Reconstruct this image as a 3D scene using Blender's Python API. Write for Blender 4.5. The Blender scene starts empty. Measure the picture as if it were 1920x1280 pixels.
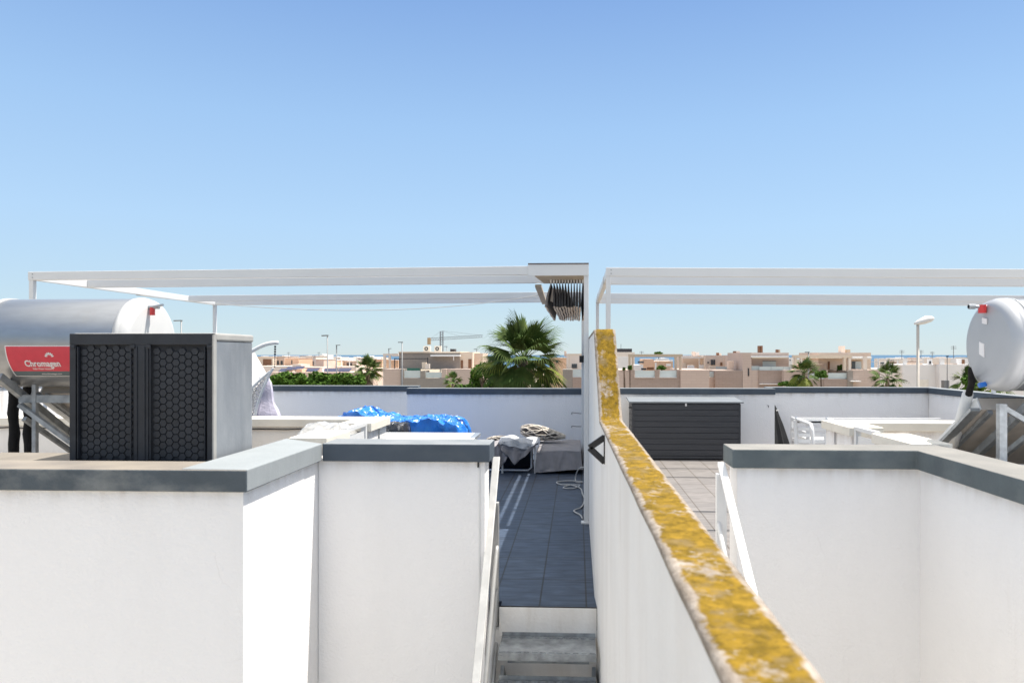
import bpy, bmesh, math, random
from mathutils import Vector, Matrix, noise
R = math.radians
random.seed(7)
S = bpy.context.scene
COL = S.collection

# ------------------------------------------------------------------ camera
F, CX, CY, TH, EYE = 1333.0, 1021.0, 665.0, R(2.6), 1.65
cd = bpy.data.cameras.new('camera'); cam = bpy.data.objects.new('camera', cd); COL.objects.link(cam)
cd.sensor_width = 36; cd.lens = 36 * F / 1920
cd.shift_x = -(CX - 960) / 1920; cd.shift_y = (CY - 640) / 1920
cd.clip_start = 0.05; cd.clip_end = 90000
cam.location = (0, 0, EYE); cam.rotation_euler = (R(90), 0, TH)
cd.dof.use_dof = True; cd.dof.focus_distance = 11.0; cd.dof.aperture_fstop = 4.2
S.camera = cam

# ------------------------------------------------------------------ world, sun, exposure
SUN = Vector((0.42, 0.10, 1.0)).normalized()
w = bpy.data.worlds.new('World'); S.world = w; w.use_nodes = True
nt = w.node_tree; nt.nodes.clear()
out = nt.nodes.new('ShaderNodeOutputWorld'); bg = nt.nodes.new('ShaderNodeBackground')
sky = nt.nodes.new('ShaderNodeTexSky'); sky.sky_type = 'NISHITA'; sky.sun_disc = False
sky.sun_elevation = math.asin(SUN.z); sky.sun_rotation = math.atan2(SUN.x, SUN.y)
sky.altitude = 20; sky.air_density = 1.0; sky.dust_density = 0.0; sky.ozone_density = 2.0
# the Nishita sky, mixed with a pale blue gradient over elevation
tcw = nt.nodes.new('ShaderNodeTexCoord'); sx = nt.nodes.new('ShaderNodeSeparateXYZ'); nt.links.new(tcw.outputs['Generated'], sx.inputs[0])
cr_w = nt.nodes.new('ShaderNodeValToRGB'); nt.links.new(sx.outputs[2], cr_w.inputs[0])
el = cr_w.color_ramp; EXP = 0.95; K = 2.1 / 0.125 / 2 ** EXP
stops = [(0.0, (.235,.305,.35)), (.05, (.235,.312,.37)), (.17, (.215,.315,.43)), (.30, (.172,.275,.42)), (.45, (.110,.195,.365)), (.60, (.40,.44,.48)), (.80, (.86,.85,.83))]  # top stops, above the view: bright and neutral, added to lift shaded walls
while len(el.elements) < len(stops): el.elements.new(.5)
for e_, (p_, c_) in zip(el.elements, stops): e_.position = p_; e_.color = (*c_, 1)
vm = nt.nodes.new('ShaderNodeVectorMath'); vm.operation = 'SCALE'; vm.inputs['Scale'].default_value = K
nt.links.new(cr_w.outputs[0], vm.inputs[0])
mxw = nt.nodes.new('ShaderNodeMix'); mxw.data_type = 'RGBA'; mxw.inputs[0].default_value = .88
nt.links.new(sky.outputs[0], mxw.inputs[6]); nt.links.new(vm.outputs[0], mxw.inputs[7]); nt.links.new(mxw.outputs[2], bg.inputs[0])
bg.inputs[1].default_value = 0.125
nt.links.new(bg.outputs[0], out.inputs[0])
sd = bpy.data.lights.new('sun', 'SUN'); so = bpy.data.objects.new('sun', sd); COL.objects.link(so)
sd.energy = 4.2; sd.angle = R(0.5); sd.color = (1.0, 0.95, 0.87)
so.location = (20, 5, 40); so.rotation_euler = SUN.to_track_quat('Z', 'Y').to_euler()
S.view_settings.view_transform = 'Standard'; S.view_settings.look = 'None'
S.view_settings.gamma = 1.0; S.view_settings.use_curve_mapping = False
S.view_settings.exposure = EXP

# ------------------------------------------------------------------ helpers
def at(px, py, Y):
    X = Y * math.tan(math.atan((px - CX) / F) - TH)
    d = Y * math.cos(TH) - X * math.sin(TH)
    return Vector((X, Y, EYE - (py - CY) * d / F))
def atz(px, py, z):
    d = (EYE - z) * F / (py - CY)
    t = math.tan(math.atan((px - CX) / F) - TH)
    Y = d / (math.cos(TH) - t * math.sin(TH))
    return Vector((Y * t, Y, z))

class MB:
    def __init__(s): s.v = []; s.f = []
    def add(s, vs, fs):
        b = len(s.v); s.v += [Vector(v) for v in vs]; s.f += [[b + i for i in f] for f in fs]; return s
    def box(s, x0, x1, y0, y1, z0, z1):
        return s.add([(x0,y0,z0),(x1,y0,z0),(x1,y1,z0),(x0,y1,z0),(x0,y0,z1),(x1,y0,z1),(x1,y1,z1),(x0,y1,z1)],
                     [(0,3,2,1),(4,5,6,7),(0,1,5,4),(1,2,6,5),(2,3,7,6),(3,0,4,7)])
    def prism(s, poly, z0, z1):
        n = len(poly)
        vs = [(p[0], p[1], z0) for p in poly] + [(p[0], p[1], z1) for p in poly]
        fs = [list(range(n))[::-1], list(range(n, 2*n))] + [(i, (i+1) % n, n + (i+1) % n, n + i) for i in range(n)]
        return s.add(vs, fs)
    def hexa(s, a):       # 8 points, bottom ring then top ring
        return s.add(a, [(0,3,2,1),(4,5,6,7),(0,1,5,4),(1,2,6,5),(2,3,7,6),(3,0,4,7)])
    def beam(s, p, q, wd, ht, up=(0,0,1)):
        p, q = Vector(p), Vector(q); d = (q - p).normalized(); u = Vector(up)
        sd_ = d.cross(u)
        if sd_.length < 1e-4: sd_ = d.cross(Vector((0,1,0)))
        sd_.normalize(); u = sd_.cross(d).normalized()
        a = sd_ * wd / 2; b = u * ht / 2
        return s.hexa([p-a-b, p+a-b, q+a-b, q-a-b, p-a+b, p+a+b, q+a+b, q-a+b])
    def tube(s, pts, r, n=8, caps=True):
        pts = [Vector(p) for p in pts]; m = len(pts)
        rs = r if isinstance(r, (list, tuple)) else [r] * m
        prev = None; base = len(s.v)
        for i, p in enumerate(pts):
            d = (pts[min(i+1, m-1)] - pts[max(i-1, 0)])
            d = d.normalized() if d.length > 1e-9 else Vector((0,0,1))
            if prev is None:
                a = d.orthogonal().normalized()
            else:
                a = prev - d * prev.dot(d)
                a = a.normalized() if a.length > 1e-6 else d.orthogonal().normalized()
            prev = a; b = d.cross(a)
            for k in range(n):
                t = 2 * math.pi * k / n
                s.v.append(p + (a * math.cos(t) + b * math.sin(t)) * rs[i])
        for i in range(m - 1):
            for k in range(n):
                k2 = (k + 1) % n
                s.f.append([base+i*n+k, base+i*n+k2, base+(i+1)*n+k2, base+(i+1)*n+k])
        if caps:
            s.f.append([base + k for k in range(n)][::-1]); s.f.append([base + (m-1)*n + k for k in range(n)])
        return s
    def lathe_x(s, prof, cy, cz, n=48):      # prof: list of (x, r) revolved about a line parallel to X
        base = len(s.v)
        for x, r in prof:
            for k in range(n):
                t = 2 * math.pi * k / n
                s.v.append(Vector((x, cy + r * math.cos(t), cz + r * math.sin(t))))
        for i in range(len(prof) - 1):
            for k in range(n):
                k2 = (k + 1) % n
                s.f.append([base+i*n+k, base+(i+1)*n+k, base+(i+1)*n+k2, base+i*n+k2])
        s.f.append([base + k for k in range(n)]); s.f.append([base + (len(prof)-1)*n + k for k in range(n)][::-1])
        return s
    def build(s, name, mt, parent=None, smooth=False, bevel=0, recalc=True):
        root = parent
        while root is not None and root.parent is not None: root = root.parent
        off = Vector(root.location) if root is not None else Vector((0,0,0))
        me = bpy.data.meshes.new(name); me.from_pydata([tuple(v - off) for v in s.v], [], s.f); me.update()
        if recalc:
            bm = bmesh.new(); bm.from_mesh(me); bmesh.ops.recalc_face_normals(bm, faces=bm.faces); bm.to_mesh(me); bm.free()
        me.materials.append(mt)
        o = bpy.data.objects.new(name, me); COL.objects.link(o)
        if parent is not None: o.parent = parent
        if smooth:
            for p in me.polygons: p.use_smooth = True
        if bevel:
            b = o.modifiers.new('bevel', 'BEVEL'); b.width = bevel; b.segments = 2; b.limit_method = 'ANGLE'; b.angle_limit = R(35)
        return o
def tag(o, label=None, cat=None, group=None, kind=None):
    if label: o['label'] = label
    if cat: o['category'] = cat
    if group: o['group'] = group
    if kind: o['kind'] = kind
    return o
def thing(name, loc, label, cat, group=None):
    o = bpy.data.objects.new(name, None); COL.objects.link(o); o.location = loc; o.empty_display_size = .2
    return tag(o, label, cat, group)
def kids(o): return [c for c in bpy.data.objects if c.parent == o]
def dup(root, loc, rz=0, sc=1.0, label=None):
    r = root.copy(); COL.objects.link(r); r.location = loc; r.rotation_euler = (0, 0, rz); r.scale = (sc, sc, sc)
    if label: r['label'] = label
    for ch in kids(root):
        c = ch.copy(); COL.objects.link(c); c.parent = r
        for g in kids(ch):
            d = g.copy(); COL.objects.link(d); d.parent = c
    return r

# ------------------------------------------------------------------ materials
def mat(name, base, rough=0.6, metal=0.0, var=0.12, scale=6.0, bump=0.0, bscale=60.0, stains=None, coord='Object', stretch=(1,1,1), spec=0.4, detail=5):
    m = bpy.data.materials.new(name); m.use_nodes = True; t = m.node_tree; p = t.nodes['Principled BSDF']
    p.inputs['Roughness'].default_value = rough; p.inputs['Metallic'].default_value = metal
    p.inputs['Specular IOR Level'].default_value = spec
    tc = t.nodes.new('ShaderNodeTexCoord'); mp = t.nodes.new('ShaderNodeMapping'); mp.inputs['Scale'].default_value = stretch
    t.links.new(tc.outputs[coord], mp.inputs[0])
    n = t.nodes.new('ShaderNodeTexNoise'); n.inputs['Scale'].default_value = scale; n.inputs['Detail'].default_value = detail
    t.links.new(mp.outputs[0], n.inputs['Vector'])
    cr = t.nodes.new('ShaderNodeValToRGB')
    b = Vector(base)
    cr.color_ramp.elements[0].position = 0.3; cr.color_ramp.elements[1].position = 0.7
    cr.color_ramp.elements[0].color = (*(b * (1 - var)), 1); cr.color_ramp.elements[1].color = (*[min(1, c * (1 + var)) for c in b], 1)
    t.links.new(n.outputs['Fac'], cr.inputs[0]); last = cr.outputs[0]
    for st in (stains or []):       # (colour, scale, threshold lo, hi, strength, stretch)
        c, sc, lo, hi, amt, stv = st
        mp2 = t.nodes.new('ShaderNodeMapping'); mp2.inputs['Scale'].default_value = stv; mp2.inputs['Location'].default_value = (3.1*sc, 1.7, .6)
        t.links.new(tc.outputs[coord], mp2.inputs[0])
        n2 = t.nodes.new('ShaderNodeTexNoise'); n2.inputs['Scale'].default_value = sc; n2.inputs['Detail'].default_value = 7; n2.inputs['Roughness'].default_value = .62
        t.links.new(mp2.outputs[0], n2.inputs['Vector'])
        mr = t.nodes.new('ShaderNodeMapRange'); mr.inputs[1].default_value = lo; mr.inputs[2].default_value = hi; mr.inputs[4].default_value = amt
        t.links.new(n2.outputs['Fac'], mr.inputs[0])
        mx = t.nodes.new('ShaderNodeMix'); mx.data_type = 'RGBA'; mx.inputs[7].default_value = (*c, 1)
        t.links.new(mr.outputs[0], mx.inputs[0]); t.links.new(last, mx.inputs[6]); last = mx.outputs[2]
    t.links.new(last, p.inputs['Base Color'])
    if bump:
        n3 = t.nodes.new('ShaderNodeTexNoise'); n3.inputs['Scale'].default_value = bscale; n3.inputs['Detail'].default_value = 6
        t.links.new(tc.outputs[coord], n3.inputs['Vector'])
        bp = t.nodes.new('ShaderNodeBump'); bp.inputs['Strength'].default_value = bump; bp.inputs['Distance'].default_value = 0.01
        t.links.new(n3.outputs['Fac'], bp.inputs['Height']); t.links.new(bp.outputs[0], p.inputs['Normal'])
    return m
def brick_mat(name, c1, c2, mortar, bw, rh, msize, offset=0.0, loc=(0,0,0), rot=(0,0,0), rough=.5, streak=0.0, bump=.2, spec=.4, dirt=None):
    m = bpy.data.materials.new(name); m.use_nodes = True; t = m.node_tree; p = t.nodes['Principled BSDF']
    p.inputs['Roughness'].default_value = rough; p.inputs['Specular IOR Level'].default_value = spec
    tc = t.nodes.new('ShaderNodeTexCoord'); mp = t.nodes.new('ShaderNodeMapping')
    mp.inputs['Location'].default_value = loc; mp.inputs['Rotation'].default_value = rot
    t.links.new(tc.outputs['Object'], mp.inputs[0])
    b = t.nodes.new('ShaderNodeTexBrick'); b.inputs['Scale'].default_value = 1; b.offset = offset; b.squash = 1
    b.inputs['Brick Width'].default_value = bw; b.inputs['Row Height'].default_value = rh; b.inputs['Mortar Size'].default_value = msize
    b.inputs['Color1'].default_value = (*c1, 1); b.inputs['Color2'].default_value = (*c2, 1); b.inputs['Mortar'].default_value = (*mortar, 1)
    b.inputs['Mortar Smooth'].default_value = .15
    t.links.new(mp.outputs[0], b.inputs[0]); last = b.outputs['Color']
    if streak:
        mp2 = t.nodes.new('ShaderNodeMapping'); mp2.inputs['Scale'].default_value = (1.4, 6, 1)
        t.links.new(tc.outputs['Object'], mp2.inputs[0])
        n = t.nodes.new('ShaderNodeTexNoise'); n.inputs['Scale'].default_value = 3.5; n.inputs['Detail'].default_value = 8; n.inputs['Distortion'].default_value = .6
        t.links.new(mp2.outputs[0], n.inputs['Vector'])
        mr = t.nodes.new('ShaderNodeMapRange'); mr.inputs[1].default_value = .3; mr.inputs[2].default_value = .7
        mr.inputs[3].default_value = 1 - streak; mr.inputs[4].default_value = 1 + streak
        t.links.new(n.outputs['Fac'], mr.inputs[0])
        mx = t.nodes.new('ShaderNodeMix'); mx.data_type = 'RGBA'; mx.blend_type = 'MULTIPLY'; mx.inputs[0].default_value = 1
        t.links.new(last, mx.inputs[6]); t.links.new(mr.outputs[0], mx.inputs[7]); last = mx.outputs[2]
    t.links.new(last, p.inputs['Base Color'])
    bp = t.nodes.new('ShaderNodeBump'); bp.inputs['Strength'].default_value = bump; bp.inputs['Distance'].default_value = .004; bp.invert = True
    t.links.new(b.outputs['Fac'], bp.inputs['Height']); t.links.new(bp.outputs[0], p.inputs['Normal'])
    return m

STUC = mat('white_stucco', (.825,.81,.80), .85, var=.015, scale=1.6, detail=14, bump=.45, bscale=70,
           stains=[((.70,.685,.67), 1.1, .5, .8, .3, (2,2,.5)), ((.56,.51,.46), 1.7, .62, .85, .3, (4,4,.25))], spec=.2)
STUC_DIRTY = mat('weathered_stucco', (.74,.725,.70), .88, var=.04, scale=2, bump=.4, bscale=45,
           stains=[((.58,.54,.50), 1.5, .48, .8, .5, (1.6,1.6,.22)), ((.40,.33,.25), 1.3, .60, .85, .5, (2.2,2.2,.3))], spec=.2)
CREAM_CAP = mat('cream_cap_paint', (.72,.68,.60), .8, var=.05, scale=3, bump=.2, bscale=40, spec=.2,
           stains=[((.5,.44,.36), 4, .5, .8, .35, (1,1,1))])
def plaster_wear(m):
    # grime line just below the copings (about 0.95 m above the terraces) and a few hairline cracks
    t = m.node_tree; p = t.nodes['Principled BSDF']; src = p.inputs['Base Color'].links[0].from_socket; L = t.links
    g = t.nodes.new('ShaderNodeNewGeometry'); sp = t.nodes.new('ShaderNodeSeparateXYZ'); L.new(g.outputs['Position'], sp.inputs[0])
    a = t.nodes.new('ShaderNodeMapRange'); a.inputs[1].default_value = .80; a.inputs[2].default_value = .985; L.new(sp.outputs[2], a.inputs[0])
    pw_ = t.nodes.new('ShaderNodeMath'); pw_.operation = 'POWER'; pw_.inputs[1].default_value = 3; L.new(a.outputs[0], pw_.inputs[0])
    mp = t.nodes.new('ShaderNodeMapping'); mp.inputs['Scale'].default_value = (9, 9, 1.2); L.new(g.outputs['Position'], mp.inputs[0])
    n = t.nodes.new('ShaderNodeTexNoise'); n.inputs['Scale'].default_value = 1.5; n.inputs['Detail'].default_value = 8; L.new(mp.outputs[0], n.inputs['Vector'])
    b = t.nodes.new('ShaderNodeMapRange'); b.inputs[1].default_value = .4; b.inputs[2].default_value = .75; b.inputs[4].default_value = .55; L.new(n.outputs[0], b.inputs[0])
    c = t.nodes.new('ShaderNodeMath'); c.operation = 'MULTIPLY'; L.new(pw_.outputs[0], c.inputs[0]); L.new(b.outputs[0], c.inputs[1])
    mx = t.nodes.new('ShaderNodeMix'); mx.data_type = 'RGBA'; L.new(c.outputs[0], mx.inputs[0]); L.new(src, mx.inputs[6]); mx.inputs[7].default_value = (.42,.35,.28,1)
    v = t.nodes.new('ShaderNodeTexVoronoi'); v.feature = 'DISTANCE_TO_EDGE'; v.inputs['Scale'].default_value = .55
    n2 = t.nodes.new('ShaderNodeTexNoise'); n2.inputs['Scale'].default_value = 4; n2.inputs['Detail'].default_value = 5; L.new(g.outputs['Position'], n2.inputs['Vector'])
    mm = t.nodes.new('ShaderNodeMix'); mm.data_type = 'RGBA'; mm.inputs[0].default_value = .16; L.new(g.outputs['Position'], mm.inputs[6]); L.new(n2.outputs[1], mm.inputs[7]); L.new(mm.outputs[2], v.inputs['Vector'])
    cr = t.nodes.new('ShaderNodeMapRange'); cr.inputs[1].default_value = .0; cr.inputs[2].default_value = .0016; cr.inputs[3].default_value = .45; cr.inputs[4].default_value = 0; L.new(v.outputs['Distance'], cr.inputs[0])
    n3 = t.nodes.new('ShaderNodeTexNoise'); n3.inputs['Scale'].default_value = 1.1; L.new(g.outputs['Position'], n3.inputs['Vector'])
    ms = t.nodes.new('ShaderNodeMapRange'); ms.inputs[1].default_value = .52; ms.inputs[2].default_value = .62; L.new(n3.outputs[0], ms.inputs[0])
    d = t.nodes.new('ShaderNodeMath'); d.operation = 'MULTIPLY'; L.new(cr.outputs[0], d.inputs[0]); L.new(ms.outputs[0], d.inputs[1])
    m2 = t.nodes.new('ShaderNodeMix'); m2.data_type = 'RGBA'; L.new(d.outputs[0], m2.inputs[0]); L.new(mx.outputs[2], m2.inputs[6]); m2.inputs[7].default_value = (.4,.37,.34,1)
    L.new(m2.outputs[2], p.inputs['Base Color'])
plaster_wear(STUC)
def pale_top(m, col, col2):
    # upward faces alone take a paler mottled colour
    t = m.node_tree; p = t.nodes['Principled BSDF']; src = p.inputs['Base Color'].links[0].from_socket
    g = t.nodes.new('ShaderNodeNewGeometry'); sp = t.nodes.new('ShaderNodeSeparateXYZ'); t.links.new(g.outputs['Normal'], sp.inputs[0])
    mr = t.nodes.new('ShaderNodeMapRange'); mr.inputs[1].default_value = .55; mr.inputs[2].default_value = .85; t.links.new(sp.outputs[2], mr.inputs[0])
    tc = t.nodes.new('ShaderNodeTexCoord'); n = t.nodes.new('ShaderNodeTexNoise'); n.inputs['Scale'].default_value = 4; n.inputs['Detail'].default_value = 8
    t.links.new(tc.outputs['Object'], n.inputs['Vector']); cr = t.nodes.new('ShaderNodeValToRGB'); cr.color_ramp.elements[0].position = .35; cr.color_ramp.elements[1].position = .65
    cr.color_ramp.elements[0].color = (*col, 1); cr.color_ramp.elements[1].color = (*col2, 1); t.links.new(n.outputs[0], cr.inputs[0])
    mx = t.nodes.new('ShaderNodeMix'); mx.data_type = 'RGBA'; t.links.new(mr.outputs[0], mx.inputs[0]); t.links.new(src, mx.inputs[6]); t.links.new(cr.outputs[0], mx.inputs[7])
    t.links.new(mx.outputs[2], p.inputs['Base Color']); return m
SLATE = mat('slate_blue_coping_paint', (.062,.079,.100), .62, var=.12, scale=3, bump=.12, bscale=120, spec=.35,
            stains=[((.13,.15,.16), 2.0, .55, .8, .45, (1,1,2))])
SLATE_CHALK = mat('chalky_grey_coping_paint', (.105,.125,.132), .78, var=.12, scale=6, bump=.3, bscale=90, spec=.25,
            stains=[((.19,.205,.205), 3.2, .45, .72, .7, (1,1,1.4)), ((.075,.09,.10), 5, .6, .75, .6, (1,1,1))])
SLATE_WORN = mat('worn_coping_paint', (.072,.088,.102), .72, var=.18, scale=5, bump=.3, bscale=90, spec=.3,
            stains=[((.24,.25,.245), 2.6, .50, .70, .7, (1,1,1.6)), ((.42,.37,.29), 3.4, .64, .8, .6, (1,1,1))])
pale_top(SLATE_CHALK, (.185,.18,.17), (.23,.22,.205)); pale_top(SLATE, (.175,.19,.20), (.23,.24,.25)); pale_top(SLATE_WORN, (.19,.17,.15), (.25,.22,.185))
DUSTY = mat('dusty_coping_top', (.20,.18,.155), .85, var=.12, scale=4, bump=.25, bscale=80, spec=.2,
            stains=[((.27,.24,.19), 3, .5, .75, .7, (1,1,1)), ((.13,.14,.15), 5, .6, .8, .5, (1,1,1))])
PALEGREY = mat('pale_grey_coping', (.25,.27,.28), .75, var=.06, scale=4, bump=.15, bscale=90, spec=.3,
            stains=[((.30,.32,.33), 5, .5, .8, .5, (8,8,.5))])  # paler grey than the slate copings
RC = mat('roof_gravel_paint', (.38,.34,.29), .9, var=.12, scale=5, bump=.3, spec=.2)
TILE = brick_mat('slate_floor_tile', (.040,.056,.088), (.050,.067,.098), (.022,.021,.021), .309, .561, .006,
                 loc=(.246+.309*20, -4.66+.561*20, 0), rough=.5, streak=.45, bump=.25)
TILE2 = brick_mat('pale_plank_floor_tile', (.160,.148,.142), (.185,.170,.162), (.085,.07,.055), .309, .561, .006,
                 loc=(.246+.309*20, -4.66+.561*20, 0), rough=.6, streak=.22, bump=.25)
LOWTILE = brick_mat('pale_floor_tile', (.60,.56,.50), (.64,.60,.54), (.4,.37,.33), .45, .45, .008, rough=.7, streak=.1)
GALV = mat('galvanised_steel', (.36,.38,.40), .45, .75, var=.22, scale=22, bump=.1, bscale=120, stains=[((.5,.5,.5), 40, .55,.7,.5,(1,1,1))])
GALVD = mat('weathered_galvanised_steel', (.30,.315,.325), .6, .35, var=.3, scale=16, bump=.2, bscale=100, stains=[((.38,.38,.37), 9, .55,.75,.6,(1,1,1))])
WMET = mat('white_painted_aluminium', (.66,.66,.655), .35, var=.02, scale=3, spec=.5, stains=[((.6,.58,.55), 5, .6,.85,.25,(1,1,1))])
ALU = mat('dull_aluminium', (.36,.36,.355), .5, .3, var=.08, scale=8, stains=[((.5,.5,.49), 7, .5,.7,.6,(1,1,1))])
WHITE = mat('white_lacquer', (.80,.80,.79), .3, var=.02, scale=4)
WFADED = mat('off_white_paint', (.66,.65,.63), .55, var=.05, scale=5, stains=[((.45,.42,.38), 4, .55,.8,.4,(1,1,3))])
TANKM = mat('brushed_grey_tank_skin', (.34,.35,.365), .36, .75, var=.06, scale=30, bump=.06, bscale=200, stretch=(.3,1,1),
            stains=[((.30,.27,.24), 5, .58,.8,.4,(1,1,1))])
CAPM = mat('white_tank_end', (.56,.555,.545), .4, var=.03, scale=6)
CAPR = mat('grey_tank_end', (.40,.41,.43), .4, .2, var=.03, scale=6)
RED = mat('red_label_print', (.62,.05,.075), .4, var=.05, scale=20)
REDP = mat('red_plastic', (.6,.05,.05), .4, var=.1, scale=20)
BLUEP = mat('blue_plastic', (.02,.14,.5), .4, var=.1, scale=20)
GREYP = mat('grey_label_print', (.10,.13,.14), .5, var=.05, scale=20)
LWHITE = mat('white_print', (.78,.75,.74), .5, var=.02, scale=20)
ACDARK = mat('dark_plastic_grille', (.020,.023,.030), .5, var=.2, scale=14, spec=.4, stains=[((.06,.065,.07), 9, .6,.8,.4,(1,1,1))])
ACDARK2 = mat('dark_plastic_grille_back', (.014,.016,.021), .7, var=.1, scale=14)
ACSIDE = mat('scuffed_grey_sheet', (.19,.205,.225), .55, .1, var=.15, scale=2.5, stretch=(1,1,.5), bump=.08,
             stains=[((.30,.31,.32), 2.2, .45,.72,.7,(2,2,.7)), ((.36,.36,.355), 9, .6,.8,.35,(3,3,.25))])
ACTOP = mat('sun_bleached_cover', (.34,.33,.31), .6, var=.1, scale=8, stains=[((.3,.28,.25), 8, .55,.8,.5,(1,1,1))])
BLACKP = mat('black_plastic', (.018,.018,.02), .45, var=.2, scale=15)
FOAM = mat('black_foam_lagging', (.010,.009,.009), .95, var=.3, scale=60, bump=.5, bscale=150)
BOXM = mat('charcoal_storage_box', (.045,.047,.053), .5, var=.1, scale=5, bump=.1, stretch=(.5,1,8))
BOXLID = mat('grey_box_lid', (.17,.185,.2), .5, var=.08, scale=5)
COLB = mat('collector_back_sheet', (.46,.41,.36), .7, .1, var=.15, scale=6, bump=.2, bscale=160)
GREYCL = mat('grey_cover_cloth', (.25,.24,.25), .85, var=.12, scale=9, bump=.4, bscale=160)
PALECL = mat('pale_cover_cloth', (.40,.41,.43), .85, var=.08, scale=9, bump=.3, bscale=160)
TARPM = mat('blue_tarpaulin', (.008,.15,.56), .32, var=.22, scale=5, bump=.2, bscale=40, spec=.6, stains=[((.04,.30,.70), 6, .5,.7,.6,(1,1,1))])
PLAST = mat('cloudy_plastic_wrap', (.30,.295,.285), .16, var=.2, scale=8, bump=1.0, bscale=14, spec=.9, stains=[((.42,.42,.42), 7, .5,.62,.8,(1,1,1))])
BAGM = mat('black_bin_bag', (.02,.02,.022), .25, var=.2, scale=8, bump=.8, bscale=18, spec=.8, stains=[((.4,.38,.37), 14, .56,.66,.8,(1,1,1))])
CANOPY = mat('dark_canopy_fabric', (.045,.042,.042), .9, var=.3, scale=10, stretch=(4,1,1))
CANOPYB = mat('beige_canopy_fabric', (.60,.50,.41), .9, var=.12, scale=10)
CANOPYG = mat('grey_canopy_fabric', (.20,.18,.17), .9, var=.12, scale=10)
BEIGET = mat('beige_trim', (.46,.38,.29), .7, var=.08, scale=6)
BROWNT = mat('brown_trim', (.12,.085,.075), .7, var=.3, scale=8)
ROPEW = mat('pale_rope', (.62,.56,.48), .9, var=.15, scale=40)
ROPEB = mat('dark_rope', (.05,.042,.038), .9, var=.2, scale=40)
CABLE = mat('pale_cable', (.45,.45,.44), .5, var=.05, scale=10)
PURP = mat('lilac_fringed_cloth', (.50,.47,.56), .9, var=.15, scale=15, bump=.5, bscale=60)
WCLOTH = mat('white_textured_cloth', (.75,.73,.70), .9, var=.05, scale=12, bump=.4, bscale=70)
PEBBLE = mat('sand_ground', (.33,.27,.2), .95, var=.2, scale=.05, coord='Object', stains=[((.05,.08,.03), .04, .55,.65,.8,(1,1,1))])
ASPH = mat('asphalt', (.055,.055,.057), .9, var=.12, scale=2, bump=.2)
PEACH = [mat('peach_render_%s' % k, c, .9, var=.05, scale=.6, bump=.1, bscale=6, spec=.15, stains=[((c[0]*.8,c[1]*.78,c[2]*.75), .5,.55,.8,.4,(1,1,.4))]) for k, c in
         zip(('light','orange','pink','sand','pale'), ((.66,.52,.42), (.68,.45,.31), (.64,.50,.42), (.68,.57,.46), (.74,.65,.57)))]
BGWHITE = mat('village_white', (.70,.68,.66), .85, var=.04, scale=.5, spec=.15)
TAUPE = brick_mat('taupe_cladding', (.275,.245,.22), (.295,.265,.235), (.25,.22,.20), .9, .30, .02, offset=.5, rot=(R(90),0,0), rough=.85, bump=.2, spec=.15)
ROSY = brick_mat('rosy_cladding', (.50,.40,.345), (.525,.42,.36), (.46,.365,.31), 1.2, .34, .02, offset=.5, rot=(R(90),0,0), rough=.85, bump=.2, spec=.15)
BRICKY = brick_mat('brown_cladding', (.345,.27,.23), (.37,.29,.25), (.30,.235,.20), .9, .26, .02, offset=.5, rot=(R(90),0,0), rough=.85, bump=.2, spec=.15)
GLASS = mat('dark_window_glass', (.05,.06,.07), .12, var=.1, scale=1, spec=.7)
FROST = mat('pale_glass_panel', (.50,.56,.56), .12, var=.06, scale=.8, spec=.6)
PVM = mat('solar_panel_blue', (.03,.03,.07), .25, var=.2, scale=1, spec=.6)
WOODM = mat('brown_shutter', (.20,.10,.055), .8, var=.15, scale=3)
DARKM = mat('dark_metal', (.035,.035,.04), .6, var=.1, scale=3)
LAMPG = mat('lamp_grey', (.20,.205,.21), .5, .4, var=.05, scale=3)
LAMPB = mat('beige_lamp_paint', (.50,.45,.39), .55, var=.05, scale=3)
GREENCL = mat('green_mesh', (.05,.17,.12), .9, var=.1, scale=2)
CRANEM = mat('crane_paint', (.20,.21,.23), .6, var=.1, scale=.5)
CRANEY = mat('crane_counterweight', (.42,.30,.18), .8, var=.1, scale=.5)
def leafmat(name, c1, c2, sc=1.2):
    m = mat(name, c1, .7, var=.3, scale=sc, stains=[(c2, sc*1.6, .45, .65, .75, (1,1,1))], spec=.12)
    return m
LEAF = leafmat('palm_leaf', (.050,.085,.020), (.105,.135,.035))
LEAFY = leafmat('yellowing_palm_leaf', (.15,.17,.03), (.11,.13,.03))
DEAD = leafmat('dead_palm_leaf', (.22,.165,.10), (.12,.085,.05))
LEAFT = leafmat('broad_leaf', (.055,.115,.016), (.10,.175,.03), 2)
TRUNK = mat('palm_trunk', (.13,.095,.07), .95, var=.3, scale=6, bump=.6, bscale=14)

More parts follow.
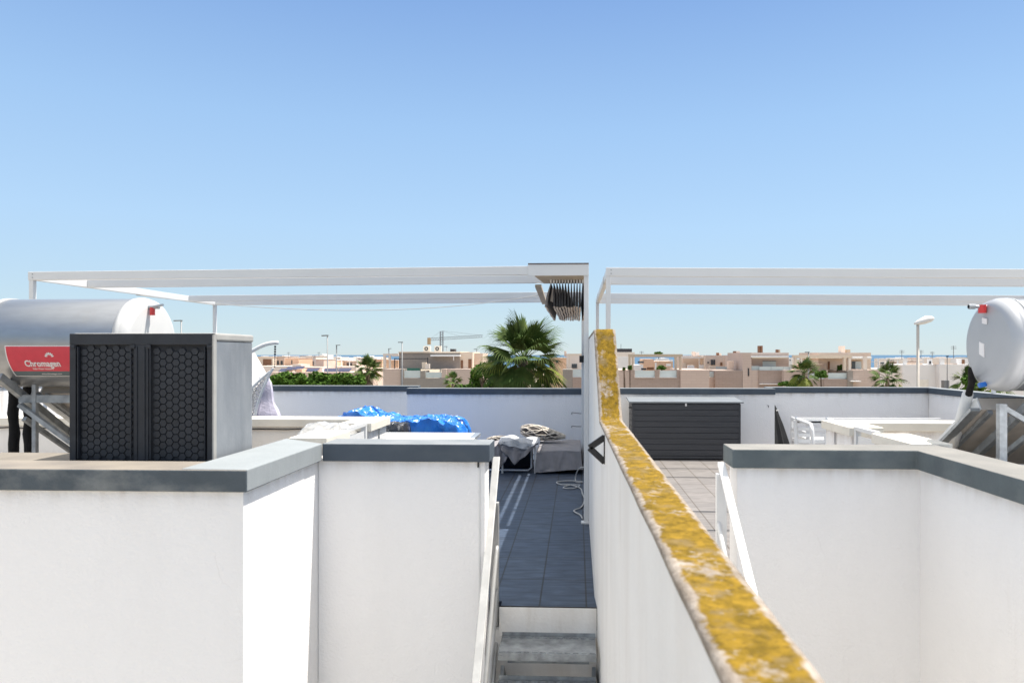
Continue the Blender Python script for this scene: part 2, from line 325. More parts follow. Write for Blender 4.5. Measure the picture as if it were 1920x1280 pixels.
def lichen():
    m = bpy.data.materials.new('lichen_covered_cap'); m.use_nodes = True; t = m.node_tree; p = t.nodes['Principled BSDF']
    p.inputs['Roughness'].default_value = .95; p.inputs['Specular IOR Level'].default_value = .1
    tc = t.nodes.new('ShaderNodeTexCoord')
    def nz(scale, detail=8, rough=.6, off=(0,0,0), st=(1,1,1)):
        mp = t.nodes.new('ShaderNodeMapping'); mp.inputs['Location'].default_value = off; mp.inputs['Scale'].default_value = st
        t.links.new(tc.outputs['Object'], mp.inputs[0])
        n = t.nodes.new('ShaderNodeTexNoise'); n.inputs['Scale'].default_value = scale; n.inputs['Detail'].default_value = detail; n.inputs['Roughness'].default_value = rough
        t.links.new(mp.outputs[0], n.inputs['Vector']); return n.outputs['Fac']
    def mixc(fac, a, b):
        mx = t.nodes.new('ShaderNodeMix'); mx.data_type = 'RGBA'
        if fac is not None: t.links.new(fac, mx.inputs[0])
        if isinstance(a, tuple): mx.inputs[6].default_value = (*a, 1)
        else: t.links.new(a, mx.inputs[6])
        if isinstance(b, tuple): mx.inputs[7].default_value = (*b, 1)
        else: t.links.new(b, mx.inputs[7])
        return mx.outputs[2]
    def rng(v, lo, hi, a=0, b=1):
        mr = t.nodes.new('ShaderNodeMapRange'); mr.inputs[1].default_value = lo; mr.inputs[2].default_value = hi
        mr.inputs[3].default_value = a; mr.inputs[4].default_value = b; t.links.new(v, mr.inputs[0]); return mr.outputs[0]
    def math_(op, a, b):
        mm = t.nodes.new('ShaderNodeMath'); mm.operation = op
        for i, q in enumerate((a, b)):
            if isinstance(q, (int, float)): mm.inputs[i].default_value = q
            else: t.links.new(q, mm.inputs[i])
        return mm.outputs[0]
    concrete = mixc(rng(nz(30), .35, .65), (.23,.19,.155), (.36,.315,.27))
    concrete = mixc(rng(nz(9, off=(5,2,1)), .5, .68, 0, .7), concrete, (.15,.12,.09))
    yellow = mixc(rng(nz(26, off=(9,1,3)), .38, .62), (.125,.080,.010), (.245,.150,.018))
    yellow = mixc(rng(nz(60, off=(2,7,3)), .52, .66, 0, .75), yellow, (.085,.055,.012))
    yellow = mixc(rng(nz(11, off=(2,4,8)), .53, .68, 0, .8), yellow, (.17,.125,.065))
    # UV.x runs across the cap: the worn rims stay bare
    uv = t.nodes.new('ShaderNodeSeparateXYZ'); t.links.new(tc.outputs['UV'], uv.inputs[0])
    edge = math_('ABSOLUTE', math_('SUBTRACT', uv.outputs[0], .5), 0)
    cover = math_('ADD', nz(5.5, 10, .68, off=(1,3,0)), math_('MULTIPLY', math_('SUBTRACT', nz(45, 4), .5), .35))
    cover = math_('SUBTRACT', cover, rng(edge, .33, .49, -.03, .24))
    last = mixc(rng(cover, .37, .475), concrete, yellow)
    t.links.new(last, p.inputs['Base Color'])
    bp = t.nodes.new('ShaderNodeBump'); bp.inputs['Strength'].default_value = .5; bp.inputs['Distance'].default_value = .006
    t.links.new(math_('ADD', cover, nz(120, 4)), bp.inputs['Height']); t.links.new(bp.outputs[0], p.inputs['Normal'])
    return m
LICH = lichen()

# ------------------------------------------------------------------ ground, road, sea, roof terraces
GZ = -7.0
m = MB(); xs = [-6000, 6000]
prof = [(-200, GZ), (60, GZ), (260, -8.5), (700, -18), (1700, -30), (2600, -34)]
for (ya, za), (yb, zb) in zip(prof, prof[1:]):
    m.add([(-9000, ya, za), (9000, ya, za), (9000, yb, zb), (-9000, yb, zb)], [(0,1,2,3)])
tag(m.build('ground', PEBBLE), kind='structure')
tag(MB().add([(-400, 20, GZ+.02), (400, 20, GZ+.02), (400, 29, GZ+.02), (-400, 29, GZ+.02)], [(0,1,2,3)]).build('road', ASPH), kind='structure')
tag(MB().box(-400, 400, 29.0, 31.5, GZ-.1, GZ+.13).build('pavement', LOWTILE), kind='structure')
seam = bpy.data.materials.new('sea_water'); seam.use_nodes = True
pb = seam.node_tree.nodes['Principled BSDF']; pb.inputs['Base Color'].default_value = (.045,.10,.165,1); pb.inputs['Roughness'].default_value = .45
pb.inputs['Specular IOR Level'].default_value = .15
nn = seam.node_tree.nodes.new('ShaderNodeTexNoise'); nn.inputs['Scale'].default_value = .02
b2 = seam.node_tree.nodes.new('ShaderNodeBump'); b2.inputs['Distance'].default_value = 3; b2.inputs['Strength'].default_value = .6
seam.node_tree.links.new(nn.outputs[0], b2.inputs['Height']); seam.node_tree.links.new(b2.outputs[0], pb.inputs['Normal'])
tag(MB().add([(-60000,1500,-29),(60000,1500,-29),(60000,80000,-29),(-60000,80000,-29)],[(0,1,2,3)]).build('sea', seam), kind='structure')

LX0, RX1 = -5.9, 6.15           # outer sides of the two roof terraces
WX = .12                        # left face of the party wall beyond the kink
FLE = 4.66                      # where the terrace floor stops and the stairs begin
t_ = MB()
t_.prism([(-.50, FLE), (WX+.02, FLE), (WX+.02, 13.2), (LX0, 13.2), (LX0, 6.45), (-1.78, 6.45), (-1.78, 4.75), (-.50, 4.75)], -.15, 0)
tag(t_.build('terrace_floor', TILE), kind='structure')
t_ = MB()
t_.prism([(WX+.12, FLE), (.98, FLE), (2.16, 4.6), (2.16, 6.35), (RX1, 6.35), (RX1, 13.2), (WX+.12, 13.2)], -.15, 0)
tag(t_.build('terrace_floor', TILE2), kind='structure')
tag(MB().box(-7, 7, -3, 4.9, -2.95, -2.8).build('lower_terrace_floor', LOWTILE), kind='structure')

# body of the building under the terraces
bld = thing('apartment_building', (0, 8.7, GZ), 'white rendered building body under the two roof terraces', 'building')
MB().box(LX0, RX1, 4.95, 13.3, GZ, -.17).build('wall', STUC, bld)
MB().box(-7, 7, -3, 4.93, GZ, -2.97).build('lower_wall', STUC, bld)

# ------------------------------------------------------------------ party wall with lichen cap
def wallx(Y):      # left face; it runs in slightly towards the kink
    if Y < 4.45: return .144 + (4.45 - Y) * (.218 - .144) / 3.44
    if Y < 4.87: return .144 - (Y - 4.45) / .42 * .024
    return .12
T = .137
def wallz(Y):      # top
    if Y < 4.45: return 1.246 - (4.45 - Y) * .0183
    if Y < 4.87: return 1.246 + (Y - 4.45) / .42 * .579
    return 1.825
pw = thing('party_wall', (.2, 6, 0), 'white rendered wall with a yellow lichen crusted top running between the two terraces', 'wall')
Ys = [-1.2, 0, .7, 1.4, 2.4, 3.4, 4.45, 4.87, 8.0, 12.9]
m = MB()
for Y in Ys:
    zb = -2.9 if Y < 4.9 else -.1
    X = wallx(Y); m.v += [Vector((X, Y, -2.8)), Vector((X + T, Y, -2.8)), Vector((X + T, Y, wallz(Y)-.012)), Vector((X, Y, wallz(Y)-.012))]
for i in range(len(Ys) - 1):
    for k in range(4):
        k2 = (k + 1) % 4; m.f.append([i*4+k, i*4+k2, (i+1)*4+k2, (i+1)*4+k])
m.f.append([0,1,2,3]); e = (len(Ys)-1)*4; m.f.append([e+3,e+2,e+1,e])
m.build('wall', STUC_DIRTY, pw)
# cap: finely divided so its edges are slightly uneven
bm = bmesh.new(); uvl = bm.loops.layers.uv.new('UVMap'); rows = []
yy = -1.2; Yc = []
while yy < 12.9: Yc.append(yy); yy += .05 if yy < 5.2 else .3
Yc += [4.45, 4.87]; Yc = sorted(Yc)
NC = 8
for Y in Yc:
    X = wallx(Y); z = wallz(Y); row = []
    w1 = .0022 * noise.noise(Vector((0, Y * 3, 0))) ; w2 = .0022 * noise.noise(Vector((5, Y * 3, 0)))
    for k in range(NC + 1):
        u = k / NC
        x = X - .004 + w1 + u * (T + .008 - w1 + w2)
        dz = .003 * noise.noise(Vector((x * 30, Y * 12, 1))) - (.006 if k in (0, NC) else 0)
        row.append((bm.verts.new((x, Y, z + dz)), u))
    for k in (NC, 0):
        row.append((bm.verts.new((row[k][0].co.x, Y, z - .02)), 1.0 if k else 0.0))
    rows.append(row)
for ra, rb in zip(rows, rows[1:]):
    n = len(ra)
    for k in range(n):
        k2 = (k + 1) % n
        f = bm.faces.new((ra[k][0], rb[k][0], rb[k2][0], ra[k2][0])); f.smooth = k < NC
        us = [ra[k][1], rb[k][1], rb[k2][1], ra[k2][1]]
        for l, u_ in zip(f.loops, us): l[uvl].uv = (u_, l.vert.co.y)
bm.faces.new([v[0] for v in rows[0]]); bm.faces.new([v[0] for v in rows[-1]][::-1])
bmesh.ops.recalc_face_normals(bm, faces=bm.faces)
for v in bm.verts: v.co -= Vector(pw.location)
me = bpy.data.meshes.new('cap'); bm.to_mesh(me); bm.free(); me.materials.append(LICH)
o = bpy.data.objects.new('cap', me); COL.objects.link(o); o.parent = pw

# triangular black bracket on the wall
p1 = at(1138, 819, 3.95); zt = p1.z; zb = at(1138, 866, 3.95).z
bx = wallx(3.95)
m = MB()
a = [(bx, zt), (bx - .085, (zt + zb) / 2 + .01), (bx, zb)]
for (xa, za), (xb, zb_) in zip(a, a[1:]):
    m.beam((xa, 3.95, za), (xb, 3.95, zb_), .034, .022, up=(0,1,0))
m.box(bx - .006, bx, 3.93, 3.97, zb - .01, zt + .01)
tag(m.build('wall_bracket', BLACKP, bevel=.003), 'small black triangular bracket on the left face of the lichen capped wall', 'bracket')

# ------------------------------------------------------------------ parapets and blocks
CT, CH = 1.09, .112      # coping top and height
# left front block
Yf = atz(463, 880, CT).y; XR = atz(463, 880, CT).x
Yb = atz(750, 832, CT).y; XE = atz(918, 833, CT).x
BK = 4.22
lb = thing('stair_housing', (-3, Yf, -2.8), 'white block with worn slate grey coping under the dark air conditioning unit', 'wall block')
ov = .035
m = MB(); m.box(-7, XR - ov, Yf + ov, BK, -2.8, CT - CH); m.build('wall', STUC, lb)
MB().box(-7, XR-.36, Yf + .27, BK, CT - CH - .002, 1.05).build('roof', DUSTY, lb)
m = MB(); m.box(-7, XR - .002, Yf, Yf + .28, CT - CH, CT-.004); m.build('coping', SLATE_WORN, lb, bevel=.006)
m = MB(); m.prism([(XR - .34, Yf + .02), (XR, Yf+.004), (XR, Yb + .004), (XR - .34, Yb + .27)], CT - CH + .002, CT)
sc_ = m.build('side_coping', PALEGREY, lb, bevel=.006); sc_['label'] = 'pale grey coping running back along the side'
MB().box(XR - .34, XR - ov - .003, BK, Yb+.24, -2.8, CT - CH).build('side_wall', STUC, lb)
# the wall behind the recess, up to the stairs
rw = thing('recessed_wall', ((XR+XE)/2, Yb, -2.8), 'white wall with clean dark slate coping between the grey side coping and the stairs', 'wall')
MB().box(XR - ov, XE - ov, Yb + ov, Yb + .24, -2.8, CT - CH).build('wall', STUC, rw)
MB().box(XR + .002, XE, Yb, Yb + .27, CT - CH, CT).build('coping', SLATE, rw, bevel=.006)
xs_ = at(899, 900, Yb + ov).x
MB().box(xs_ - .004, xs_ + .004, Yb + ov - .006, Yb + ov, -2.8, CT - CH - .04).build('corner_strip', WMET, rw)
MB().box(xs_ - .012, xs_ - .002, Yb + ov - .012, Yb + ov + .002, CT - CH - .036, CT - CH).build('strip_end', BLACKP, rw)

# right block
YR = atz(1540, 843, CT).y; XRL = atz(1375, 843, CT).x; XRI = atz(1715, 843, CT).x; XRI2 = atz(1920, 897, CT).x
rb = thing('stair_housing', (3, YR, -2.8), 'white block at the right with chalky grey L shaped coping', 'wall block')
m = MB(); m.prism([(XRL + ov, YR + ov), (XRI + ov, YR + ov), (XRI2 + ov, -1), (XRI2 + 3, -1), (XRI2 + 3, YR + .2), (XRI + .3, YR + .24), (XRL + ov, YR + .24)], -2.8, CT - CH)
m.build('wall', STUC, rb)
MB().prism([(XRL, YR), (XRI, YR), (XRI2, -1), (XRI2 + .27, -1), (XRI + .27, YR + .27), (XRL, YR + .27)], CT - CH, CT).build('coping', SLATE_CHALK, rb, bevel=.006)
# low roofs carrying the solar heaters
tag(MB().box(-7, -1.95, BK + .003, 6.4, .6, .72).build('side_roof', RC), kind='structure')
tag(MB().prism([(XRI + .28, YR + .3), (7, 3.0), (7, 6.3), (2.22, 6.3), (2.22, YR+.3)], .6, .72).build('side_roof', RC), kind='structure')

# cream capped low walls round the sunken roofs
def lowwall(name, label, boxes, wm=STUC_DIRTY, cm=CREAM_CAP, h=.07):
    x0 = boxes[0]
    t = thing(name, ((x0[0]+x0[1])/2, x0[2], 0), label, 'wall')
    for (xa, xb, ya, yb) in boxes:
        MB().box(xa + .03, xb - .03, ya + .03, yb - .03, 0, CT - h).build('wall', wm, t)
        MB().box(xa, xb, ya, yb, CT - h + .001, CT).build('cap', cm, t, bevel=.004)
    return t
XL2 = atz(735, 780, CT).x; YL2 = atz(735, 781, CT).y
lw = lowwall('low_wall', 'low weathered wall with cream cap behind the left water heater', [(-6.6, XL2, YL2 - .27, YL2)])
m = MB()
for i in range(12):        # cable clipped under the cap
    pass
pts = [(-6.5 + i*.12, YL2 - .27 + .024, CT - .085 - .008*abs(math.sin(i*1.3))) for i in range(39)]
m.tube([(p[0], YL2 - .258 , p[2]) for p in pts], .006, 6)
m.build('cable', BLACKP, lw)
yg0 = atz(655, 806, CT).y; yg1 = atz(700, 793, CT).y
lowwall('low_wall', 'short cream capped wall stub beside the white table', [(XL2 - .26, XL2 + .002, yg1 + .0, YL2 - .275)], STUC)
lowwall('low_wall', 'cream capped wall stub just behind the grey side coping', [(XL2 - .26, XL2, Yb + .3, yg0)], STUC)
XR2 = atz(1540, 787, CT).x; YR2 = atz(1560, 787, CT).y
lowwall('low_wall', 'low pale wall with cream cap between the lounge chair and the right water heater', [(XR2, 7, YR2 - .25, YR2)], STUC)
ga = atz(1590, 801, CT).y; gb = atz(1640, 812, CT).y
lowwall('low_wall', 'short cream capped wall stub behind the white gate on the right', [(XR2 - .002, XR2 + .26, ga, YR2 - .255)], STUC)
lowwall('low_wall', 'cream capped wall stub in front of the white gate on the right', [(XR2, XR2 + .26, YR + .32, gb)], STUC)
def gate(x, ya, yb, label):
    t = thing('metal_gate', (x, (ya+yb)/2, .02), label, 'gate')
    for y in (ya + .02, yb - .02): MB().box(x - .02, x + .02, y - .02, y + .02, .02, CT - .02).build('post', WMET, t)
    MB().box(x - .022, x + .022, ya+.002, yb-.002, CT - .018, CT + .01).build('top_rail', WMET, t)
    MB().box(x - .008, x + .008, ya + .042, yb - .042, .1, CT - .06).build('panel', WMET, t)
gate(XL2 - .05, yg0 + .01, yg1 - .01, 'white metal gate between two cream capped wall stubs left of the table')
gate(XR2 + .05, gb + .01, ga - .01, 'white metal gate between two cream capped wall stubs on the right terrace')

# far parapets
def parapet(label, x0, x1, y, h=.1, th=.2, cm=SLATE, ct=CT, dirx=0):
    t = thing('parapet_wall', ((x0+x1)/2, y, 0), label, 'wall')
    MB().box(x0, x1, y + .02, y + th - .02, -.1, ct - h).build('wall', STUC, t)
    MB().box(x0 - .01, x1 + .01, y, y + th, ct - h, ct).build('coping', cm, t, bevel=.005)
    return t
Y1 = atz(1000, 728, CT).y; Y0 = atz(640, 723, CT).y; Y2 = atz(1300, 728, CT).y; Y3 = atz(1600, 726, CT).y
xk = at(763, 730, Y1).x; xm = at(1453, 730, Y2).x; xe = at(1739, 726, Y3).x
parapet('far parapet of the left terrace behind the blue tarpaulin, with dark blue coping', xk, WX - .01, Y1)
parapet('farther parapet on the left, between the hanging chair and the blue tarpaulin', LX0+.02, xk - .012, Y0)
parapet('far parapet behind the charcoal storage box', WX + T + .01, xm, Y2)
parapet('far parapet behind the white lounge chair on the right', xm + .013, xe+.18, Y3)
def sidepar(label, x, y0, y1, face):
    t = thing('parapet_wall', (x, (y0+y1)/2, 0), label, 'wall')
    ct = CT if x > 0 else 1.42
    MB().box(x + .02, x + .18, y0, y1, -.1, ct - .1).build('wall', STUC, t)
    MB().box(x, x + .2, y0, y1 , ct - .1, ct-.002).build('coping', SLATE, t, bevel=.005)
sidepar('outer side parapet of the right terrace running towards the water heater', xe, 6.4, Y3 - .012, 0)
sidepar('outer side parapet of the left terrace, bright in the sun behind the water heater', LX0 - .2, 6.4, Y0 + .2, 0)

# ------------------------------------------------------------------ stairs
st = thing('metal_staircase', (-.19, 4.2, -2.8), 'galvanised steel stairs going down from the dark tiled terrace', 'stairs')
x0s, x1s = at(942, 1137, FLE).x, wallx(FLE) - .012
def tread(zt, ya, yb):
    m = MB(); m.box(x0s, x1s, ya, yb, zt - .004, zt); m.box(x0s, x1s, ya, ya + .004, zt - .045, zt - .004); m.box(x0s, x1s, yb - .004, yb, zt, zt + .03)
    n = 12; wq = (x1s - x0s) / n
    for i in range(n):      # punched anti-slip rims
        m.box(x0s + wq*(i+.18), x0s + wq*(i+.82), ya - .004, ya, zt - .033, zt - .013)
        m.box(x0s + wq*(i+.15), x0s + wq*(i+.85), yb - .028, yb - .012, zt, zt + .007)
        m.box(x0s + wq*(i+.15), x0s + wq*(i+.85), ya + .008, ya + .024, zt, zt + .007)
    return m
for i in range(11):
    zt = -.195 - i * .195; yb = FLE - .003 - i * .20
    tread(zt, yb - .27, yb - .006).build('tread', GALVD, st)
for x in (x0s + .012, x1s - .012):
    MB().beam((x, FLE - .05, -.40), (x, FLE - .05 - 2.4, -2.75), .022, .16).build('stringer', GALVD, st)
for i in range(3):
    z = -.335 - i * .2
    MB().box(x0s + .04, x1s - .04, FLE - .06 - i*.2, FLE - .05 - i*.2, z - .012, z + .012).build('cross_bar', GALVD, st)
sw = MB().prism([(x0s - .05, FLE-.002), (wallx(FLE)-.002, FLE-.002), (wallx(FLE)-.002, 4.95), (x0s - .05, 4.95)], -2.8, -.155)
tag(sw.build('stair_wall', STUC_DIRTY), 'weathered white riser wall under the dark floor at the head of the stairs', 'wall')
# threshold strip of render above riser
tag(MB().box(x0s - .02, wallx(FLE)-.003, FLE - .012, FLE - .0025, -.19, -.006).build('stair_edge', STUC_DIRTY), 'stained render edge above the first steel tread', 'edging')

def handrail(label, x, ptop, slope, L, post_y, wdt=.05, side=1, mt=None):
    mt = mt or WMET
    t = thing('stair_handrail', (x, post_y, -.2), label, 'handrail')
    yA, zA = ptop; yB = yA - L; zB = zA - slope * L
    MB().beam((x, yA, zA), (x, yB, zB), wdt, .022).build('top_rail', mt, t, bevel=.004)
    MB().box(x - .030 + side*.012, x + .030 + side*.012, post_y - .02, post_y + .02, -.3, zA - (yA - post_y) * slope - .012).build('post', mt, t, bevel=.003)
    for k, dz in enumerate((.33, .62, .90)):
        za = zA - (yA - post_y) * slope - dz
        MB().tube([(x + side*.03, post_y - .012, za+.03), (x + side*.03, post_y - .03, za), (x + side*.02, post_y - 1.6, za - slope*1.58)], .013, 8).build('rail', mt, t, smooth=True)
    y2 = post_y - 1.05
    MB().box(x - .022, x + .022, y2 - .02, y2 + .02, -1.6, zA - (yA - y2) * slope - .012).build('post', mt, t, bevel=.003)
pt = at(929, 857, 5.0)
handrail('white metal stair handrail left of the steel stairs', at(931, 857, 4.95).x, (4.95, at(931, 857, 4.95).z), 1.10, 2.2, 4.72, mt=ALU)
pr = at(1352, 868, 4.36)
handrail('white metal stair handrail beside the right block, bright in the sun', pr.x, (4.36, pr.z), .68, 2.2, 4.30, side=-1, wdt=.045)

# ------------------------------------------------------------------ pergolas
def pergola(label, xl, xr, Yrows, ztop, droopL, droopR, posts, bw=.055, bh=.085):
    t = thing('pergola', ((xl + xr) / 2, Yrows[0], 0), label, 'pergola')
    for Y in Yrows:
        MB().beam((xl, Y, ztop - bh/2 - droopL), (xr, Y, ztop - bh/2 - droopR), bw, bh).build('beam', WMET, t, bevel=.003)
    for x, dr in ((xl + .03, droopL), (xr - .03, droopR)):
        MB().box(x - .024, x + .024, Yrows[0] + .029, Yrows[-1] - .029, ztop - bh - dr+.002, ztop - dr - .004).build('side_beam', WMET, t, bevel=.003)
    for (x, Y, dr) in posts:
        MB().box(x - .023, x + .023, Y - .023, Y + .023, .001, ztop - bh - dr).build('post', WMET, t, bevel=.003)
        b = MB(); b.box(x - .05, x + .05, Y - .05, Y + .05, .0, .012); b.build('foot', WMET, t)
    for Y in Yrows:
        for x, dr in ((xl + .05, droopL), (xr - .05, droopR)):
            for q in (0, 1):
                MB().box(x - .005, x + .005, Y - bw/2 - .004, Y - bw/2, ztop - dr - .03 - q*.035, ztop - dr - .02 - q*.035).build('bolt', GALVD, t)
    return t
PZ = 2.525
YPs = (7.0, 7.8, 9.9, 10.65)
xlp = at(56, 510, 7.0).x; xrp = WX - .003
dL = PZ - at(60, 510, 7.0).z
pgl = pergola('white metal pergola over the left terrace with the folded dark canopy', xlp, xrp, YPs, PZ, dL, 0,
        [(xlp + .03, 7.0, dL), (xlp + .03, 10.65, dL), (xrp - .024, 7.0, 0), (xrp - .024, 10.65, 0)])
xr0 = at(1136, 502, 7.0).x; zr = at(1136, 502, 7.0).z; xr1 = 6.1; dR = zr - at(1920, 505, 7.0).z
dR = dR * (6.1 - xr0) / (at(1920, 505, 7.0).x - xr0)
pgr = pergola('white metal pergola over the right terrace, bare of any canopy', xr0, xr1, YPs, zr, 0, dR,
        [(xr0 + .023, 7.0, 0), (xr0 + .023, 10.65, 0), (xr1 - .03, 7.0, dR), (xr1 - .03, 10.65, dR)])
# canopy housing over the end of the left pergola
xh = at(990, 500, 6.96).x
MB().box(xh, xrp, 6.962, 6.972, PZ - .10, PZ + .012).build('fascia', WMET, pgl, bevel=.002)
MB().box(xh, xrp, 6.955, 7.30, PZ + .013, PZ + .022).build('cover_strip', BROWNT, pgl)
xa_, xb_ = at(1003, 520, 7.05).x, xrp - .05
MB().hexa([(xa_,7.03,PZ-.10),(xb_,7.03,PZ-.10),(xb_,7.74,PZ-.10),(xa_+.06,7.74,PZ-.10),(xa_,7.03,PZ-.09),(xb_,7.03,PZ-.09),(xb_,7.74,PZ-.09),(xa_+.06,7.74,PZ-.09)]).build('soffit', BEIGET, pgl)
q0 = at(1007, 531, 7.6); q1 = at(1020, 547, 10.3)
MB().beam((q0.x, 7.83, PZ - .115), (q1.x, 10.5, PZ - .115), .07, .03).build('rail', BEIGET, pgl)
# folded canopy: hanging pleats running away from the viewer
can = thing('folded_canopy', (-.1, 8.8, 2.2), 'dark retractable canopy folded into hanging pleats under the pergola corner', 'canopy')
xc0, xc1 = at(1033, 530, 7.35).x, at(1093, 530, 7.35).x
zc1 = at(1060, 531, 7.35).z; zc0 = at(1060, 575, 7.35).z
NP = 12
random.seed(3)
for i in range(NP):
    u = i / (NP - 1); x = xc0 + (xc1 - xc0) * u
    flare = (-.055 if i == 0 else 0) + (.0 if i < NP - 1 else .03)
    m = MB(); n = 9
    for j in range(n + 1):          # one pleat = two cloth sheets meeting at the bottom
        Y = 7.35 + (10.35 - 7.35) * j / n
        wv = .004 * math.sin(j * 2.1 + i)
        lean = random.uniform(-.005, .005)
        zz = zc0 + .018 * math.sin(i * 1.7) * .4
        m.v += [Vector((x - .004, Y, zc1)), Vector((x - .011 + wv + flare*.6, Y, (zc0 + zc1) / 2)), Vector((x - .0105 + wv + flare, Y, zz)),
                Vector((x + .0105 + wv + flare, Y, zz)), Vector((x + .009 + wv + flare*.6, Y, (zc0 + zc1) / 2)), Vector((x + .004, Y, zc1))]
    for j in range(n):
        for k in range(6):
            k2 = (k + 1) % 6; m.f.append([j*6+k, j*6+k2, (j+1)*6+k2, (j+1)*6+k])
    m.f.append([0,1,2,3,4,5]); e = n*6; m.f.append([e+5,e+4,e+3,e+2,e+1,e])
    ob = m.build('pleat', CANOPY, can)
    ob.data.materials.append(CANOPYB)
    for p in ob.data.polygons:
        if p.normal.z < -.6: p.material_index = 1
    ob.data.materials[0] = CANOPY if i else CANOPYG
    s_ = MB().box(x - .009, x + .007, 7.36, 7.37, zc1+.002, zc1 + .04); s_.build('runner', WMET, can)
# clothes line
cl = []
A = at(255, 553, 8.77); B = at(1012, 553, 8.77)
for i in range(31):
    u = i / 30; p = A.lerp(B, u); p.z -= .19 * 4 * u * (1 - u) * (1 + .35 * (u - .5)); cl.append(p)
tag(MB().tube(cl, .0045, 5).build('clothes_line', CABLE), 'thin sagging line strung under the left pergola', 'cable')
# black lamp box on the back post
pb_ = at(1092, 673, 10.55)
tag(MB().box(pb_.x - .045, pb_.x + .04, 10.53, 10.62, pb_.z - .05, pb_.z + .05).build('wall_lamp', BLACKP, bevel=.004), 'small black box lamp fixed to the rear pergola post', 'lamp')

# ------------------------------------------------------------------ air conditioner
YA = 3.80
XA0, XA1 = at(130, 700, YA).x, at(400, 700, YA).x
zA0, zA1 = 1.056, at(300, 624, YA).z
YA2 = YA + .47
ac = thing('air_conditioner', ((XA0+XA1)/2, (YA+YA2)/2, 1.05), 'large dark air conditioning unit with honeycomb grille and scuffed grey side', 'air conditioner')
H_ = zA1 - zA0
MB().box(XA0 + .01, XA1, YA + .03, YA2, zA0 + .01, zA1 - .045).build('casing', ACSIDE, ac, bevel=.006)
MB().box(XA0, XA1 + .006, YA + .022, YA2 + .006, zA1 - .044, zA1).build('top_cover', ACTOP, ac, bevel=.01)
fr = MB()
fr.box(XA0, XA1, YA, YA + .021, zA1 - .065, zA1 - .003); fr.box(XA0, XA0 + .036, YA, YA + .028, zA0, zA1 - .065)
fr.box(XA1 - .036, XA1, YA, YA + .028, zA0, zA1 - .065); fr.box(XA0 + .036, XA1 - .036, YA, YA + .028, zA0, zA0 + .012)
xmid = at(264, 700, YA).x
fr.box(xmid - .042, xmid + .042, YA, YA + .028, zA0 + .012, zA1 - .065)
for dx in (-.055, -.022, .022, .055): fr.box(xmid + dx - .004, xmid + dx + .004, YA - .006, YA, zA0 + .02, zA1 - .075)
fr.box(XA0 + .046, XA0 + .052, YA - .004, YA + .02, zA0 + .02, zA1 - .075); fr.box(XA1 - .052, XA1 - .046, YA - .004, YA + .02, zA0 + .02, zA1 - .075)
for x in (XA0 + .02, XA1 - .02, xmid - .045, xmid + .045): fr.box(x - .014, x + .014, YA - .008, YA, zA1 - .085, zA1 - .066)
fr.build('frame', ACDARK, ac, bevel=.003)
MB().box(XA1 - .005, XA1 + .003, YA - .003, YA + .03, zA0, zA1 - .01).build('edge_strip', ACTOP, ac)
for (xa, xb) in ((XA0 + .058, xmid - .062), (xmid + .062, XA1 - .058)):
    g = MB(); g.box(xa - .02, xb + .02, YA + .022, YA + .028, zA0 + .012, zA1 - .066)
    g.build('grille_backing', ACDARK2, ac)
    g = MB(); nx = 8; px_ = (xb - xa) / nx; rr = px_ / 1.5; pz_ = rr * 1.732
    nz_ = int((zA1 - .075 - zA0 - .02) / pz_)
    for i in range(nx):
        for j in range(nz_ + 1):
            cx = xa + px_ * (i + .5); cz = zA0 + .032 + pz_ * j + (pz_ / 2 if i % 2 else 0)
            if cz + rr*.8 > zA1 - .062: continue
            vs = []
            for (r_, y_) in ((rr * .97, YA + .0215), (rr * .86, YA + .015)):
                for k in range(6):
                    t = math.pi / 3 * k; vs.append((cx + r_ * math.cos(t), y_, cz + r_ * math.sin(t)))
            fs = [(6,7,8,9,10,11)] + [(k, (k+1) % 6, 6 + (k+1) % 6, 6 + k) for k in range(6)]
            g.add(vs, fs)
    g.build('grille', ACDARK, ac)
MB().box(XA0 + .1, XA0 + .2, YA + .04, YA2 - .04, 1.05, zA0+.009).build('foot', BLACKP, ac)
MB().box(XA1 - .2, XA1 - .1, YA + .04, YA2 - .04, 1.05, zA0+.009).build('foot', BLACKP, ac)

# ------------------------------------------------------------------ solar water heaters
def text_mesh(body, size, bold=.0, squash=1.0):
    cu = bpy.data.curves.new('txt', 'FONT'); cu.body = body; cu.size = size; cu.align_x = 'CENTER'; cu.align_y = 'CENTER'; cu.offset = bold
    cu.resolution_u = 3
    ob = bpy.data.objects.new('txt', cu); COL.objects.link(ob)
    dg = bpy.context.evaluated_depsgraph_get(); me = bpy.data.meshes.new_from_object(ob.evaluated_get(dg))
    bm = bmesh.new(); bm.from_mesh(me); bmesh.ops.triangulate(bm, faces=bm.faces)
    vs = [(v.co.x * squash, v.co.y) for v in bm.verts]; bm.verts.index_update(); fs = [[v.index for v in f.verts] for f in bm.faces]
    bm.free(); COL.objects.unlink(ob); bpy.data.objects.remove(ob); return vs, fs

